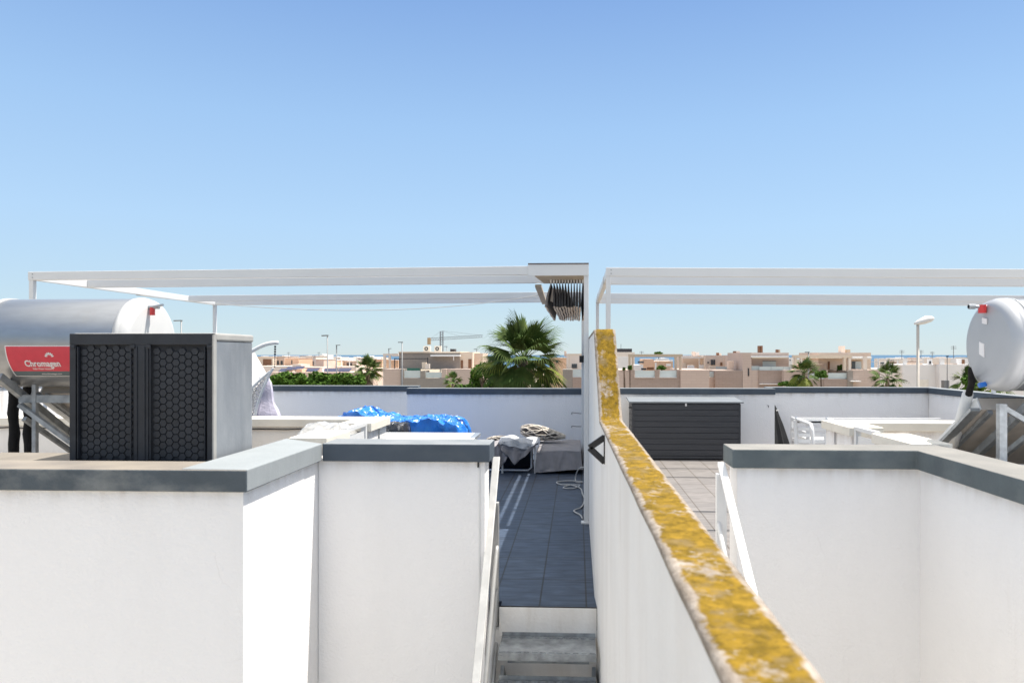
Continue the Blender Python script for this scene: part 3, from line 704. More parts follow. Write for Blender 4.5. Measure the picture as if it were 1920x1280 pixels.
def heater(label, xa, xb, cy, cz, r, endm, facing):
    """tank axis along X from xa to xb; the collector leans away below it"""
    t = thing('solar_water_heater', ((xa + xb) / 2, cy, .72), label, 'solar water heater')
    e = .05
    MB().lathe_x([(xa, r*.55), (xa + .002, r*.9), (xa + e, r), (xb - e, r), (xb - .002, r*.97)], cy, cz, 64).build('tank', TANKM, t, smooth=False)
    for c in kids(t):
        for p in c.data.polygons: p.use_smooth = len(p.vertices) == 4
    xf, sg = (xb, 1) if facing > 0 else (xa, -1)
    xo, so_ = (xa, -1) if facing > 0 else (xb, 1)
    prof_end = [(0, r + .006), (.035, r + .006), (.040, r + .001), (.045, r + .001), (.075, r - .008), (.092, r - .03), (.097, r - .045), (.099, r - .06), (.104, .02)]
    p = [(xf + sg * (a - .045), b) for a, b in prof_end]
    MB().lathe_x(p, cy, cz, 64).build('end_cap', endm, t)
    p = [(xo + so_ * (a - .045), b) for a, b in prof_end]
    MB().lathe_x(p, cy, cz, 64).build('end_cap', endm, t)
    for c in kids(t):
        if c.name.startswith('end_cap'):
            for q in c.data.polygons: q.use_smooth = len(q.vertices) == 4
    for xx in (xf - sg * .12, xo - so_ * .1): 
        pass
    ztop = cz - r * .74
    # frame: long sloping rails from the tank down and away, posts and braces
    yt, yb_ = cy - .24, cy + .80; zt_, zb_ = cz - .27, .76
    for x in (xa + .16, xb - .10):
        MB().beam((x, yt - .05, zt_ + .04), (x, yb_, zb_), .042, .05).build('sloping_rail', GALVD, t)
        MB().box(x + .10, x + .128, cy - .12, cy - .09, .72, cz - r*.93).build('post', GALVD, t)
        MB().beam((x + .03, yb_ - .2, .76), (x + .03, cy - .1, 1.2), .03, .03).build('brace', GALVD, t)
        MB().beam((x, yt, zt_), (x, cy + .2, cz - r * .98), .028, .03).build('cradle', GALVD, t)
    MB().beam((xa + .16, cy - .10, 1.34), (xb - .10, cy - .10, 1.34), .03, .055).build('cross_bar', GALVD, t)
    MB().beam((xa + .18, cy - .13, 1.30), (xb - .10, cy - .13, .78), .03, .03).build('brace', GALVD, t)
    return t
def collector(t, x0, x1, pa, pb, th=.085):
    """flat plate between near top edge pa=(y,z) and far bottom edge pb=(y,z)"""
    d = Vector((0, pb[0] - pa[0], pb[1] - pa[1])).normalized(); nrm = Vector((0, -d.z, d.y)) * 1.0
    if nrm.z < 0: nrm = -nrm
    a = Vector((0, pa[0], pa[1])); b = Vector((0, pb[0], pb[1]))
    def P(x, q, k): return (x, q.y + nrm.y * k, q.z + nrm.z * k)
    MB().hexa([P(x0,a,0),P(x1,a,0),P(x1,b,0),P(x0,b,0),P(x0,a,th),P(x1,a,th),P(x1,b,th),P(x0,b,th)]).build('collector_panel', COLB, t)
    MB().hexa([P(x0-.012,a,.004),P(x0-.002,a,.004),P(x0-.002,b,.004),P(x0-.012,b,.004),P(x0-.012,a,th+.004),P(x0-.002,a,th+.004),P(x0-.002,b,th+.004),P(x0-.012,b,th+.004)]).build('panel_edge', WMET, t)
    MB().hexa([P(x0+.02,a,th+.002),P(x1-.02,a,th+.002),P(x1-.02,b,th+.002),P(x0+.02,b,th+.002),P(x0+.02,a,th+.006),P(x1-.02,a,th+.006),P(x1-.02,b,th+.006),P(x0+.02,b,th+.006)]).build('panel_glass', GLASS, t)

    P2 = lambda xa_, xb_, k0, k1: MB().hexa([P(xa_,a,k0),P(xb_,a,k0),P(xb_,b,k0),P(xa_,b,k0),P(xa_,a,k1),P(xb_,a,k1),P(xb_,b,k1),P(xa_,b,k1)])
    P2(x0 - .075, x0 - .014, -.01, .012).build('side_rail', GALV, t)
    P2(x0 + .03, x0 + .062, -.03, -.004).build('side_rail', GALV, t)

# left heater
cyL = 4.95
rL = .315
ctr = at(262, 643, cyL); xbL = ctr.x + .05; xaL = at(18, 650, cyL).x
hl = heater('white ended grey solar water heater with red label behind the air conditioner', xaL, xbL, cyL, ctr.z, rL, CAPM, 1)
collector(hl, xaL + .22, xbL + .25, (cyL + .02, ctr.z - .36), (cyL + .95, .80))
# label on the tank, wrapped on the skin facing the camera
def wrap(x, ang, r): return Vector((x, cyL - r * math.cos(ang), ctr.z + r * math.sin(ang)))
def lab(xa, xb, a0, a1, r, name, mt, par):
    m = MB(); n, k = 2, 14
    for i in range(n + 1):
        for j in range(k + 1):
            m.v.append(wrap(xa + (xb - xa) * i / n, a0 + (a1 - a0) * j / k, r))
    for i in range(n):
        for j in range(k): m.f.append([i*(k+1)+j, (i+1)*(k+1)+j, (i+1)*(k+1)+j+1, i*(k+1)+j+1])
    return m.build(name, mt, par, smooth=True)
def ang_for(py):     # angle on the tank whose image height is py
    best = min(range(-80, 81), key=lambda a: abs((lambda v: CY - (v.z - EYE) * F / (v.y*math.cos(TH) - v.x*math.sin(TH)))(wrap(xaL + .3, R(a), rL)) - py))
    return R(best)
a_top, a_mid, a_bot = ang_for(649), ang_for(695), ang_for(704)
xl0 = at(12, 650, cyL - rL*.95).x; xl1 = at(165, 650, cyL - rL*.95).x + .12
base_lab = lab(xl0, xl1, a_bot - .02, a_top + .02, rL + .0015, 'label_border', LWHITE, hl)
lab(xl0 + .008, xl1 - .008, a_mid, a_top, rL + .003, 'label', RED, hl)
lab(xl0 + .008, xl1 - .008, a_bot, a_mid, rL + .003, 'label_strip', GREYP, hl)
def wrap_text(body, size, cxp, apos, name, bold=0, squash=1.0):
    vs, fs = text_mesh(body, size, bold, squash)
    m = MB(); m.add([wrap(cxp + x, apos + y / rL, rL + .0052) for x, y in vs], fs); m.build(name, LWHITE, hl, recalc=False)
xt = at(74, 680, cyL - rL*.99).x
wrap_text('Chromagen', .064, xt, ang_for(681), 'brand_lettering', .0017, .82)
wrap_text('Solar Water Solutions', .020, xt - .01, ang_for(690), 'small_lettering', .0003, .8)
wrap_text('www.chromagen.com', .020, xt + .03, ang_for(700), 'web_lettering', .0002, .8)
m = MB()
fx = at(91, 670, cyL - rL*.99).x; fa = ang_for(669) 
for k in range(7):
    t = R(-75 + 25 * k); L0, L1, wv = .012, .034, .0048
    dx, dz = math.sin(t), math.cos(t)
    pts = [(L0, 0), (L0 + .008, wv*.8), (L1 - .006, wv), (L1, 0), (L1 - .006, -wv), (L0 + .008, -wv*.8)]
    m.add([wrap(fx + a * dx + b * dz, fa + (a * dz - b * dx) / rL, rL + .0052) for a, b in pts], [(0,1,2,3,4,5)])
m.build('flower_emblem', LWHITE, hl, recalc=False)
# valve on the cap
vx = xbL + .03
m = MB(); m.tube([(vx, cyL - .06, ctr.z + rL*.80), (vx + .10, cyL - .06, ctr.z + rL*.80)], .013, 10); m.tube([(vx+.02, cyL - .06, ctr.z + rL*.80), (vx+.15, cyL - .1, ctr.z + rL*.84)], .009, 8)
m.build('valve', GALV, hl)
MB().tube([(vx + .05, cyL - .06, ctr.z + rL*.81), (vx + .05, cyL - .06, ctr.z + rL*.62)], .017, 10).build('valve_cap', REDP, hl)
MB().box(vx + .03, vx + .036, cyL - .0, cyL + .06, ctr.z - .02, ctr.z + .05).build('sticker', LWHITE, hl)
for px0 in (22, 50):
    a_ = at(px0 + 2, 700, cyL + .12); b_ = at(px0 + 5, 850, cyL + .12)
    m = MB(); pts = [a_.lerp(b_, i / 8) + Vector((.006 * math.sin(i * 1.9 + px0), 0, 0)) for i in range(9)]; pts[0].z += .05; pts[-1].z = .75
    m.tube(pts, [.034 + .003 * math.sin(i * 2.2) for i in range(9)], 12).build('lagged_pipe', FOAM, hl, smooth=True)

# right heater
cyR = 4.62
cr_ = at(1868, 646, cyR); xaR = cr_.x; rR = .288
hr = heater('grey solar water heater at the right edge with a leaning white pipe', xaR, xaR + 1.25, cyR, cr_.z, rR, CAPR, -1)
ca = at(1846, 748, cyR + .15); cb = at(1780, 848, cyR + .85)
collector(hr, xaR - .02, xaR + 1.3, (cyR + .12, cr_.z - .42), (cyR + .9, .78))
m = MB(); m.tube([(xaR + .03, cyR + .02, cr_.z + rR*.84), (xaR - .16, cyR + .02, cr_.z + rR*.84)], [.011, .011], 10); m.tube([(xaR - .12, cyR + .02, cr_.z + rR*.84), (xaR - .16, cyR + .02, cr_.z + rR*.84)], .016, 8)
m.build('valve', GALV, hr)
MB().tube([(xaR - .075, cyR + .02, cr_.z + rR*.88), (xaR - .075, cyR + .02, cr_.z + rR*.70)], .024, 12).build('valve_cap', REDP, hr)
for (dy, dz, w_, h_) in ((.02, .15, .025, .022), (.05, -.03, .026, .05)):
    MB().hexa([(xaR-.064,cyR+dy-w_,cr_.z+dz-h_),(xaR-.058,cyR+dy-w_,cr_.z+dz-h_),(xaR-.058,cyR+dy+w_,cr_.z+dz-h_*.6),(xaR-.064,cyR+dy+w_,cr_.z+dz-h_*.6),
               (xaR-.064,cyR+dy-w_,cr_.z+dz+h_*.7),(xaR-.058,cyR+dy-w_,cr_.z+dz+h_*.7),(xaR-.058,cyR+dy+w_,cr_.z+dz+h_),(xaR-.064,cyR+dy+w_,cr_.z+dz+h_)]).build('sticker', LWHITE, hr)
pp0, pp1 = at(1878, 757, cyR - .12), at(1920, 787, cyR + .1)
MB().box(pp0.x - .022, pp0.x + .022, cyR - .14, cyR - .10, .722, pp0.z).build('post', GALV, hr)
MB().beam((pp0.x + .02, cyR - .09, pp0.z - .02), (pp0.x + .5, cyR - .06, pp0.z - .30), .03, .03).build('brace', GALV, hr)
MB().lathe_x([(xaR + .05, rR + .003), (xaR + .055, rR + .008), (xaR + .062, rR + .008), (xaR + .067, rR + .003)], cyR, cr_.z, 48).build('band', GALVD, hr)
pbx = at(1836, 712, cyR)
MB().tube([(xaR + .01, cyR+.03, cr_.z - rR*.82), (xaR - .09, cyR+.03, cr_.z - rR*.90)], .016, 10).build('blue_valve_cap', BLUEP, hr)
pA, pB = at(1815, 738, cyR + .2), at(1783, 845, cyR + .55)
MB().tube([pA, pA.lerp(pB, .5) + Vector((.004,0,0)), pB + (pB - pA) * .3], .034, 14).build('white_pipe', WFADED, hr, smooth=True)
pC = at(1818, 697, cyR + .1)
MB().tube([pA - Vector((0,0,.02)), pA + Vector((.01,-.02,.06)), pC.lerp(pA, .4) + Vector((.02,0,0)), pC + Vector((.005,0,.0)), pC+Vector((0,0,.03))], [.022,.02,.024,.014,.009], 10).build('black_pipe', FOAM, hr, smooth=True)
for (a0, a1) in (((1812, 838), (1838, 748)),):
    pass

# ------------------------------------------------------------------ left terrace furniture
# table
z_t = .76
q = [atz(905, 811, z_t), atz(892, 823, z_t)]
ty1, ty0 = q[0].y, q[1].y; tx1 = q[0].x - .02
tb = thing('outdoor_table', (tx1 - .7, (ty0+ty1)/2, 0), 'white outdoor table standing behind the dark coped wall', 'table')
MB().box(tx1 - 1.45, tx1, ty0, ty1, z_t - .035, z_t).build('table_top', WHITE, tb, bevel=.004)
for x in (tx1 - 1.37, tx1 - .08):
    for y in (ty0 + .08, ty1 - .08): MB().box(x - .025, x + .025, y - .025, y + .025, 0, z_t - .036).build('leg', WHITE, tb)
# crumpled cloth forms
def drape(name, label, cat, x0, x1, y0, y1, hf, nx, ny, mt, amp, fr, seed=0, skirt=0.0, group=None, sub=True):
    m = MB(); idx = {}
    for i in range(nx + 1):
        for j in range(ny + 1):
            u, v = i / nx, j / ny
            x = x0 + (x1 - x0) * u; y = y0 + (y1 - y0) * v
            z = hf(u, v)
            n1 = noise.fractal(Vector((x * fr, y * fr, seed)), 1.0, 2.0, 4)
            rid = 1 - abs(noise.noise(Vector((x * fr * 1.3, y * fr * 1.3, seed + 4)))) * 2
            rid2 = 1 - abs(noise.noise(Vector((x * fr * 3.1, y * fr * 3.1 + z*fr*3, seed + 8)))) * 2
            z = max(skirt, z + amp * (n1 * .8 + rid * .6 + rid2 * .3 - .5))
            x += amp * .8 * noise.noise(Vector((x * fr * 2, y * fr * 2, seed + 9))); y += amp * noise.noise(Vector((x * fr, y * fr * 2, seed + 19 + z*3)))
            idx[i, j] = len(m.v); m.v.append(Vector((x, y, z)))
    for i in range(nx):
        for j in range(ny): m.f.append([idx[i,j], idx[i+1,j], idx[i+1,j+1], idx[i,j+1]])
    # close the underside at the floor
    ring = [idx[i,0] for i in range(nx+1)] + [idx[nx,j] for j in range(1, ny+1)] + [idx[i,ny] for i in range(nx-1,-1,-1)] + [idx[0,j] for j in range(ny-1,0,-1)]
    b = len(m.v); m.v += [Vector((m.v[r].x, m.v[r].y, skirt - .01)) for r in ring]
    for k in range(len(ring)):
        k2 = (k + 1) % len(ring); m.f.append([ring[k], ring[k2], b + k2, b + k])
    m.f.append([b + k for k in range(len(ring))][::-1])
    o = m.build(name, mt)
    if label: tag(o, label, cat, group)
    return o
def sm(a, b, x):
    t = max(0, min(1, (x - a) / (b - a))); return t * t * (3 - 2 * t)
YT0, YT1 = 9.6, 10.9
tz = lambda py, Y=10.2: at(750, py, Y).z
xT0, xT1 = at(640, 780, 10.2).x, at(874, 780, 10.2).x
def tarph(u, v):
    px = 640 + 234 * u
    prof = [(640, 786), (655, 776), (668, 768), (690, 768), (705, 777), (735, 784), (765, 787), (800, 783), (835, 784), (862, 792), (870, 800), (875, 812)]
    for (a, ya), (b, yb) in zip(prof, prof[1:]):
        if a <= px <= b: py = ya + (yb - ya) * (px - a) / (b - a); break
    else: py = 800
    zt = tz(py); f = min(sm(0, .13, v), sm(0, .16, 1 - v)) 
    return zt * (.25 + .75 * f) if px > 720 else zt * f ** .5
drape('blue_tarpaulin', 'crumpled bright blue tarpaulin over furniture by the far parapet', 'tarpaulin', xT0, xT1, YT0, YT1, tarph, 110, 50, TARPM, .05, 6.0, 3)
bx0, bx1 = at(724, 800, 9.3).x, at(772, 800, 9.3).x
drape('bin_bag', 'black plastic bag with pale creases between the table and the blue tarpaulin', 'bag', bx0, bx1, 9.0, 9.5,
      lambda u, v: at(750, 792, 9.3).z * min(1, 6*min(u, 1-u) + .2) * (min(sm(0,.2,v), sm(0,.2,1-v))*.6+.4), 26, 20, BAGM, .03, 7, 11)
# plastic wrapped cushions on the low roof
px0, px1 = at(548, 800, 5.6).x, at(668, 800, 5.6).x
pz = at(610, 795, 5.6).z
drape('wrapped_cushions', 'bundle wrapped in cloudy clear plastic behind the grey side coping', 'plastic bundle', px0, px1, 5.35, 5.95,
      lambda u, v: .72 + (pz - .72) * (min(1, 1.12 * math.sin(math.pi * min(1, max(0.0, u*.98+.01))) ** .30)) * (math.sin(math.pi * (v*.9+.05)) ** .3), 70, 36, PLAST, .026, 6, 21, skirt=.72)

# covered ottoman
YO = atz(1040, 888, 0.0).y
ox0, ox1 = at(1006, 880, YO).x, at(1089, 880, YO).x
zo = at(1045, 846, YO).z
ot = thing('covered_ottoman', ((ox0+ox1)/2, YO + .6, 0), 'low garden seat under a fitted grey cover beside the pergola post', 'seat')
m = MB(); nx, ny = 40, 60
idx = {}
def ocover(s, v):      # s runs up the front, over the top and down the back
    pass
path = [(0, 0.02), (.02, zo * .5), (.045, zo), (.3, zo + .015), (.7, zo - .005), (1.1, zo + .01), (1.35, zo), (1.4, zo * .5), (1.42, .02)]
L_ = []
for (a, za), (b, zb_) in zip(path, path[1:]):
    for k in range(7): L_.append((a + (b - a) * k / 7, za + (zb_ - za) * k / 7))
L_.append(path[-1])
for i in range(nx + 1):
    u = i / nx
    for j, (dy, z) in enumerate(L_):
        x = ox0 + (ox1 - ox0) * u; y = YO + dy
        f = 1 if .05 < z < zo * .95 else .35
        fold = .018 * f * noise.noise(Vector((x * 9, z * 3, 2))) + .01 * f * noise.noise(Vector((x * 22, z * 8, 5)))
        if u in (0, 1): fold = 0
        hem = 0.05 * sm(0.0, 1, u) * (1 if z < .05 and dy < .5 else 0)
        flare = (1 - z / zo) * .03
        xx = x + (flare if u > .5 else -flare) * abs(2*u-1)
        idx[i, j] = len(m.v); m.v.append(Vector((xx, y - fold - (flare if dy < .5 else -flare), max(.0, z + hem + .012 * noise.noise(Vector((x*6, y*5, 1))) * (z > .1)))))
nj = len(L_) - 1
for i in range(nx):
    for j in range(nj): m.f.append([idx[i,j], idx[i+1,j], idx[i+1,j+1], idx[i,j+1]])
m.f.append([idx[0,j] for j in range(nj+1)]); m.f.append([idx[nx,j] for j in range(nj+1)][::-1])
m.f.append([idx[0,0], idx[0,nj], idx[nx,nj], idx[nx,0]])
m.build('cover', GREYCL, ot, smooth=False)
# lounge chair with draped covers
xl_, xr_ = at(925, 880, YO).x, at(1003, 880, YO).x
lc = thing('garden_lounger', ((xl_+xr_)/2, YO + .4, 0), 'white framed garden seat half hidden under loose grey covers', 'garden seat')
m = MB()
lx = [(xl_ - .3, .02), (xr_ - .10, .02), (xr_ - .055, .06), (xr_ - .055, .33)]
m.tube([(x, YO + .1, z + .012) for x, z in lx], .013, 8)
m.tube([(x, YO + .9, z + .012) for x, z in lx], .013, 8); m.tube([(xr_ - .055, YO + .1, .33), (xr_ - .055, YO + .9, .33), (xl_ - .3, YO + .9, .33), (xl_ - .3, YO + .1, .33), (xr_ - .055, YO + .1, .33)], .013, 8)
m.build('frame', WMET, lc, smooth=True)
MB().box(xr_ - .012, xr_ + .012, YO + .02, YO + .045, 0, .34).build('leg', WMET, lc)
MB().box(xl_ + .11, xl_ + .135, YO + .02, YO + .045, 0, .30).build('leg', WMET, lc)
MB().box(xl_ - .28, xr_ - .08, YO + .15, YO + .88, .31, .37).build('seat', GREYCL, lc, bevel=.02)
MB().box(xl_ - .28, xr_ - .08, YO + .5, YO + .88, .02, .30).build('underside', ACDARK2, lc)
def hang(name, pts_top, pts_bot, y, mt, par, fold=.03, n=26, k=12, seed=0, back=.5):
    """a cloth lying on the seat and hanging over its front"""
    m = MB(); ids = {}
    for i in range(n + 1):
        u = i / n
        a = pts_top(u); b = pts_bot(u)
        for j in range(k + 5):
            if j < 5:
                v = j / 4; P_ = Vector((a[0] + .03 * math.sin(u*7), y + back * (1 - v), a[1] + .02 * math.sin(u * 9 + v * 4)))
            else:
                v = (j - 4) / k; P_ = Vector((a[0] + (b[0] - a[0]) * v, y - .03 * v, a[1] + (b[1] - a[1]) * v))
                P_.y -= fold * v * math.sin(u * 17 + seed) + .4 * fold * noise.noise(Vector((u*9, v*6, seed)))
            P_.z += .012 * noise.noise(Vector((u*8, j*.6, seed+3)))
            ids[i, j] = len(m.v); m.v.append(P_)
    for i in range(n):
        for j in range(k + 4): m.f.append([ids[i,j], ids[i+1,j], ids[i+1,j+1], ids[i,j+1]])
    o = m.build(name, mt, par, smooth=True)
    s_ = o.modifiers.new('thick', 'SOLIDIFY'); s_.thickness = .008
    return o
zz = lambda py: at(960, py, YO - .05).z
xx_ = lambda px: at(px, 850, YO - .05).x
tri = lambda u, c, lo, hi: lo + (hi - lo) * (1 - abs(u - c) / (c if u < c else 1 - c))
hang('draped_cover', lambda u: (xx_(937 + 68 * u), zz(833 - 3 * math.sin(u * 3))), lambda u: (xx_(941 + 58 * u), zz(tri(u, .42, 842, 870))), YO - .05, GREYCL, lc, .03, seed=1)
hang('draped_cover', lambda u: (xx_(918 + 30 * u), zz(836)), lambda u: (xx_(916 + 36 * u), zz(tri(u, .5, 858, 882))), YO - .02, GREYCL, lc, .03, seed=5)
hang('pale_cloth', lambda u: (xx_(934 + 72 * u), zz(828 - 2*math.sin(u*5))), lambda u: (xx_(938 + 64 * u), zz(tri(u, .8, 832, 842))), YO - .055, PALECL, lc, .02, seed=9, back=.6)
# net wrapped roll and flat rope mat
def netroll(name, label, cx, cy, cz, L, r, tilt, rx=1.0):
    t = thing(name, (cx, cy, cz - r), label, 'net bundle')
    m = MB(); n, k = 18, 16
    for i in range(n + 1):
        u = i / n; rr = r * (math.sin(math.pi * (u * .92 + .04)) ** .5) * (1.15 - .65 * u)
        for j in range(k):
            a = 2 * math.pi * j / k
            m.v.append(Vector((cx - L/2 + L*u, cy + rr * math.cos(a) * 1.3, cz + rr * math.sin(a) + tilt * (u - .5))))
    for i in range(n):
        for j in range(k): j2 = (j+1) % k; m.f.append([i*k+j, i*k+j2, (i+1)*k+j2, (i+1)*k+j])
    m.f.append([j for j in range(k)][::-1]); m.f.append([n*k + j for j in range(k)])
    m.build('core', ROPEB, t, smooth=True)
    m = MB()
    for sgn in (1, -1):
        for s in range(13):
            pts = []; jt = random.uniform(-.35, .35); jf = random.uniform(.75, 1.3)
            for i in range(25):
                u = i / 24; a = sgn * u * 2.6 * jf + s * 2 * math.pi / 13 + jt + .12*math.sin(u*14 + s*2)
                rr = r * 1.04 * (math.sin(math.pi * (u * .92 + .04)) ** .5) * (1.15 - .65 * u)
                pts.append((cx - L/2 + L*u, cy + rr * math.cos(a) * 1.3, cz + rr * math.sin(a) + tilt * (u - .5)))
            m.tube(pts, r*.055, 5)
    m.build('netting', ROPEW, t, smooth=True)
n1 = at(1018, 812, YO + .95)
netroll('net_bundle', 'roll wrapped in pale and dark netting lying on the covered seats', n1.x, YO + .95, n1.z, at(1062,812,YO+.95).x - at(978,812,YO+.95).x, .12, -.10)
n2 = at(945, 822, YO + .75)
netroll('net_bundle', 'flatter netted mat end on the far left of the covered seats', n2.x, YO + .75, n2.z - .02, at(985,812,YO+.75).x - at(918,812,YO+.75).x, .07, .02)

# loose cable on the floor by the post, and two wires on the far wall
m = MB(); pts = []
ctrl = [(1097, 875, .25), (1086, 878, .22), (1080, 890, .1), (1080, 903, .012), (1092, 903, .012), (1070, 901, .012), (1045, 903, .012), (1052, 908, .012), (1086, 909, .012), (1075, 915, .012), (1056, 914, .012), (1070, 909, .012),
        (1088, 915, .012), (1092, 925, .012), (1096, 936, .012), (1090, 950, .012), (1076, 957, .012), (1088, 965, .012), (1092, 972, .012)]
raw = [atz(px, py, z) for px, py, z in ctrl]
for i in range(len(raw) - 1):
    p0, p1, p2, p3 = raw[max(i-1,0)], raw[i], raw[i+1], raw[min(i+2, len(raw)-1)]
    for k in range(6):
        t = k / 6
        pts.append(.5 * ((2*p1) + (p2 - p0)*t + (2*p0 - 5*p1 + 4*p2 - p3)*t*t + (3*p1 - p0 - 3*p2 + p3)*t*t*t))
for p in pts: p.x = min(p.x, WX - .03)
m.tube(pts, .008, 6)
tag(m.build('hose', CABLE, smooth=True), 'loose pale cable coiled on the dark tiles at the foot of the post', 'cable')
for k, py in enumerate((773, 798)):
    a = at(1072, py, Y1); b = at(1090, py + 4, Y1)
    m = MB(); m.tube([(a.x, Y1 + .018, a.z - .03), (a.x, Y1 - .02, a.z), (a.lerp(b, .5).x, Y1 - .05, a.z - .005), (b.x, Y1 - .06, b.z + (.02 if k == 0 else .03))], .005, 6)
    tag(m.build('wire', BLACKP), ('upper' if k == 0 else 'lower') + ' of two short dark wires poking from the far wall beside the post', 'wire')

# ------------------------------------------------------------------ right terrace furniture
YBX = atz(1300, 862, 0.0).y
bx0, bx1 = at(1185, 800, YBX).x, at(1389, 800, YBX).x
zb1 = at(1285, 752, YBX).z
bd = min(.8, Y2 - YBX - .06)
sb = thing('storage_box', ((bx0+bx1)/2, YBX + bd/2, 0), 'charcoal slatted garden storage box with pale lid against the far parapet', 'storage box')
MB().box(bx0 + .01, bx1 - .01, YBX + .01, YBX + bd, .03, zb1 - .03).build('body', BOXM, sb)
g = MB(); n = 9; hh = (zb1 - .05 - .06) / n
for i in range(n): g.box(bx0 + .03, bx1 - .03, YBX - .004, YBX + .0095, .06 + hh * i + .008, .06 + hh * (i + 1))
for i in range(n): g.box(bx0 - .001, bx0 + .0095, YBX + .02, YBX + bd - .01, .06 + hh * i + .008, .06 + hh * (i + 1))
g.build('slats', BOXM, sb, bevel=.003)
g = MB()
for x in (bx0 + .002, bx1 - .028): g.box(x, x + .026, YBX - .006, YBX + .0095, .02, zb1 - .04)
g.box(bx0, bx1, YBX - .003, YBX+.0095, .02, .055); g.build('corner_posts', BOXM, sb)
MB().hexa([(bx0 - .05, YBX - .03, zb1 - .029), (bx1 + .04, YBX - .03, zb1 - .029), (bx1 + .04, YBX + bd, zb1 + .012), (bx0 - .05, YBX + bd, zb1 + .012),
           (bx0 - .05, YBX - .03, zb1 - .004), (bx1 + .04, YBX - .03, zb1 - .004), (bx1 + .04, YBX + bd, zb1 + .035), (bx0 - .05, YBX + bd, zb1 + .035)]).build('lid', BOXLID, sb, bevel=.005)
lk = at(1286, 758, YBX)
MB().box(lk.x - .014, lk.x + .014, YBX - .014, YBX - .006, lk.z - .025, lk.z + .022).build('lock', WFADED, sb, bevel=.003)
hk = at(1180, 763, YBX + .1)
MB().box(bx0 - .045, bx0 - .001, YBX + .06, YBX + .10, hk.z - .012, hk.z + .006).build('handle', BLACKP, sb)

# folded black parasol leaning on the parapet
yp = Y3 - .28
fu = thing('folded_parasol', (at(1462, 840, yp).x, yp, 0), 'folded black parasol leaning on the parapet beside the storage box', 'parasol')
top = at(1451, 759, yp + .18); bl, br = at(1447, 845, yp), at(1479, 845, yp)
m = MB(); rings = 14; k = 14
for i in range(rings + 1):
    u = i / rings
    cxx = top.x + ((bl.x + br.x)/2 - top.x) * u; z = top.z + (.05 - top.z) * u; hw = .02 + ((br.x - bl.x)/2) * u ** .8 * (1 if u < .9 else 1 - (u-.9)*3); cyy = top.y + (yp - top.y) * u
    for j in range(k):
        a = 2 * math.pi * j / k; rr = hw * (1 + .22 * (1 if j % 2 else -1) * min(1, u * 3)) 
        m.v.append(Vector((cxx + rr * math.cos(a), cyy + rr * .5 * math.sin(a), z + .015 * noise.noise(Vector((j, u*5, 0))))))
for i in range(rings):
    for j in range(k): j2 = (j+1) % k; m.f.append([i*k+j, i*k+j2, (i+1)*k+j2, (i+1)*k+j])
m.f.append([j for j in range(k)]); m.f.append([rings*k + j for j in range(k)][::-1])
m.build('canopy', mat('black_cloth', (.012,.012,.013), .7, var=.3, scale=8), fu)
MB().tube([top, top + Vector((-.005, .03, .05))], .008, 6).build('finial', BLACKP, fu)
pp = at(1453, 768, yp + .1); MB().box(pp.x - .0, pp.x + .05, yp - .0, yp + .03, pp.z - .012, pp.z + .006).build('strap', WFADED, fu)
hk2 = at(1440, 760, Y2)
tag(MB().tube([(hk2.x, Y2 + .02, hk2.z), (hk2.x, Y2 - .03, hk2.z), (hk2.x, Y2 - .035, hk2.z - .03)], .006, 6).build('wall_hook', BLACKP), 'tiny black hook on the far parapet right of the storage box', 'hook')

# white slatted armchair stack and long white bench
ych = 9.6
def armchair(label, x0, x1, y0, y1, zs, zb, za):
    t = thing('lounge_chair', ((x0+x1)/2, y0, 0), label, 'chair', None)
    m = MB()
    for x in (x0, x1): m.beam((x, y1, 0), (x, y1 + .05, zb), .05, .03, up=(0,1,0))
    m.build('back_post', WMET, t, bevel=.004)
    for i in range(4):
        z = zs + .06 + (zb - zs - .06) * (i + .5) / 4
        MB().box(x0 + .026, x1 - .026, y1 + .01, y1 + .035, z - .022, z + .022).build('back_slat', WMET, t)
    MB().box(x0 + .026, x1 - .026, y1 + .01, y1 + .05, zb - .04, zb - .0).build('top_rail', WMET, t)
    for x in (x0, x1):
        m = MB(); m.tube([(x, y0, 0), (x, y0, za - .08), (x, y0 + .06, za), (x, y1 - .1, za + .01), (x, y1, za + .02)], .024, 8); m.build('armrest', WMET, t, smooth=True)
    MB().box(x0 + .03, x1 - .03, y0, y1, zs - .03, zs).build('seat', WMET, t)
    return t
ca0, ca1 = at(1492, 800, ych).x, at(1532, 800, ych).x
armchair('white metal lounge chair standing between the folded parasol and the cream capped wall', at(1500,800,ych).x, at(1535,800,ych).x + .16, ych - .5, ych + .15, .38, at(1500, 786, ych).z - .02, at(1510, 796, ych-.5).z)
# its slatted side panel seen end on
bch = thing('garden_bench', (at(1600, 800, 11).x, 11.0, 0), 'long white garden bench with slatted end along the right parapet', 'bench')
b0 = at(1484, 781, 11.2); b1 = at(1508, 783, 10.0); b2 = at(1742, 781, 11.4)
MB().box(b0.x, b0.x + .04, 10.45, 10.50, 0, b0.z).build('leg', WMET, bch)
MB().box(b0.x, b0.x + .04, 11.2, 11.25, 0, b0.z).build('leg', WMET, bch)
for i in range(4):
    z = b0.z - .03 - i * .155
    MB().box(b0.x + .002, b0.x + .032, 10.502, 11.198, z - .03, z + .02).build('end_slat', WMET, bch)
MB().box(b0.x + .045, 5.6, 11.2, 11.25, b0.z - .045, b0.z - .015).build('back_rail', WMET, bch)
MB().box(b0.x + .045, 5.6, 10.5, 11.19, .38, .42).build('seat', WFADED, bch)
MB().box(5.56, 5.6, 10.5, 10.55, 0, .379).build('leg', WMET, bch)

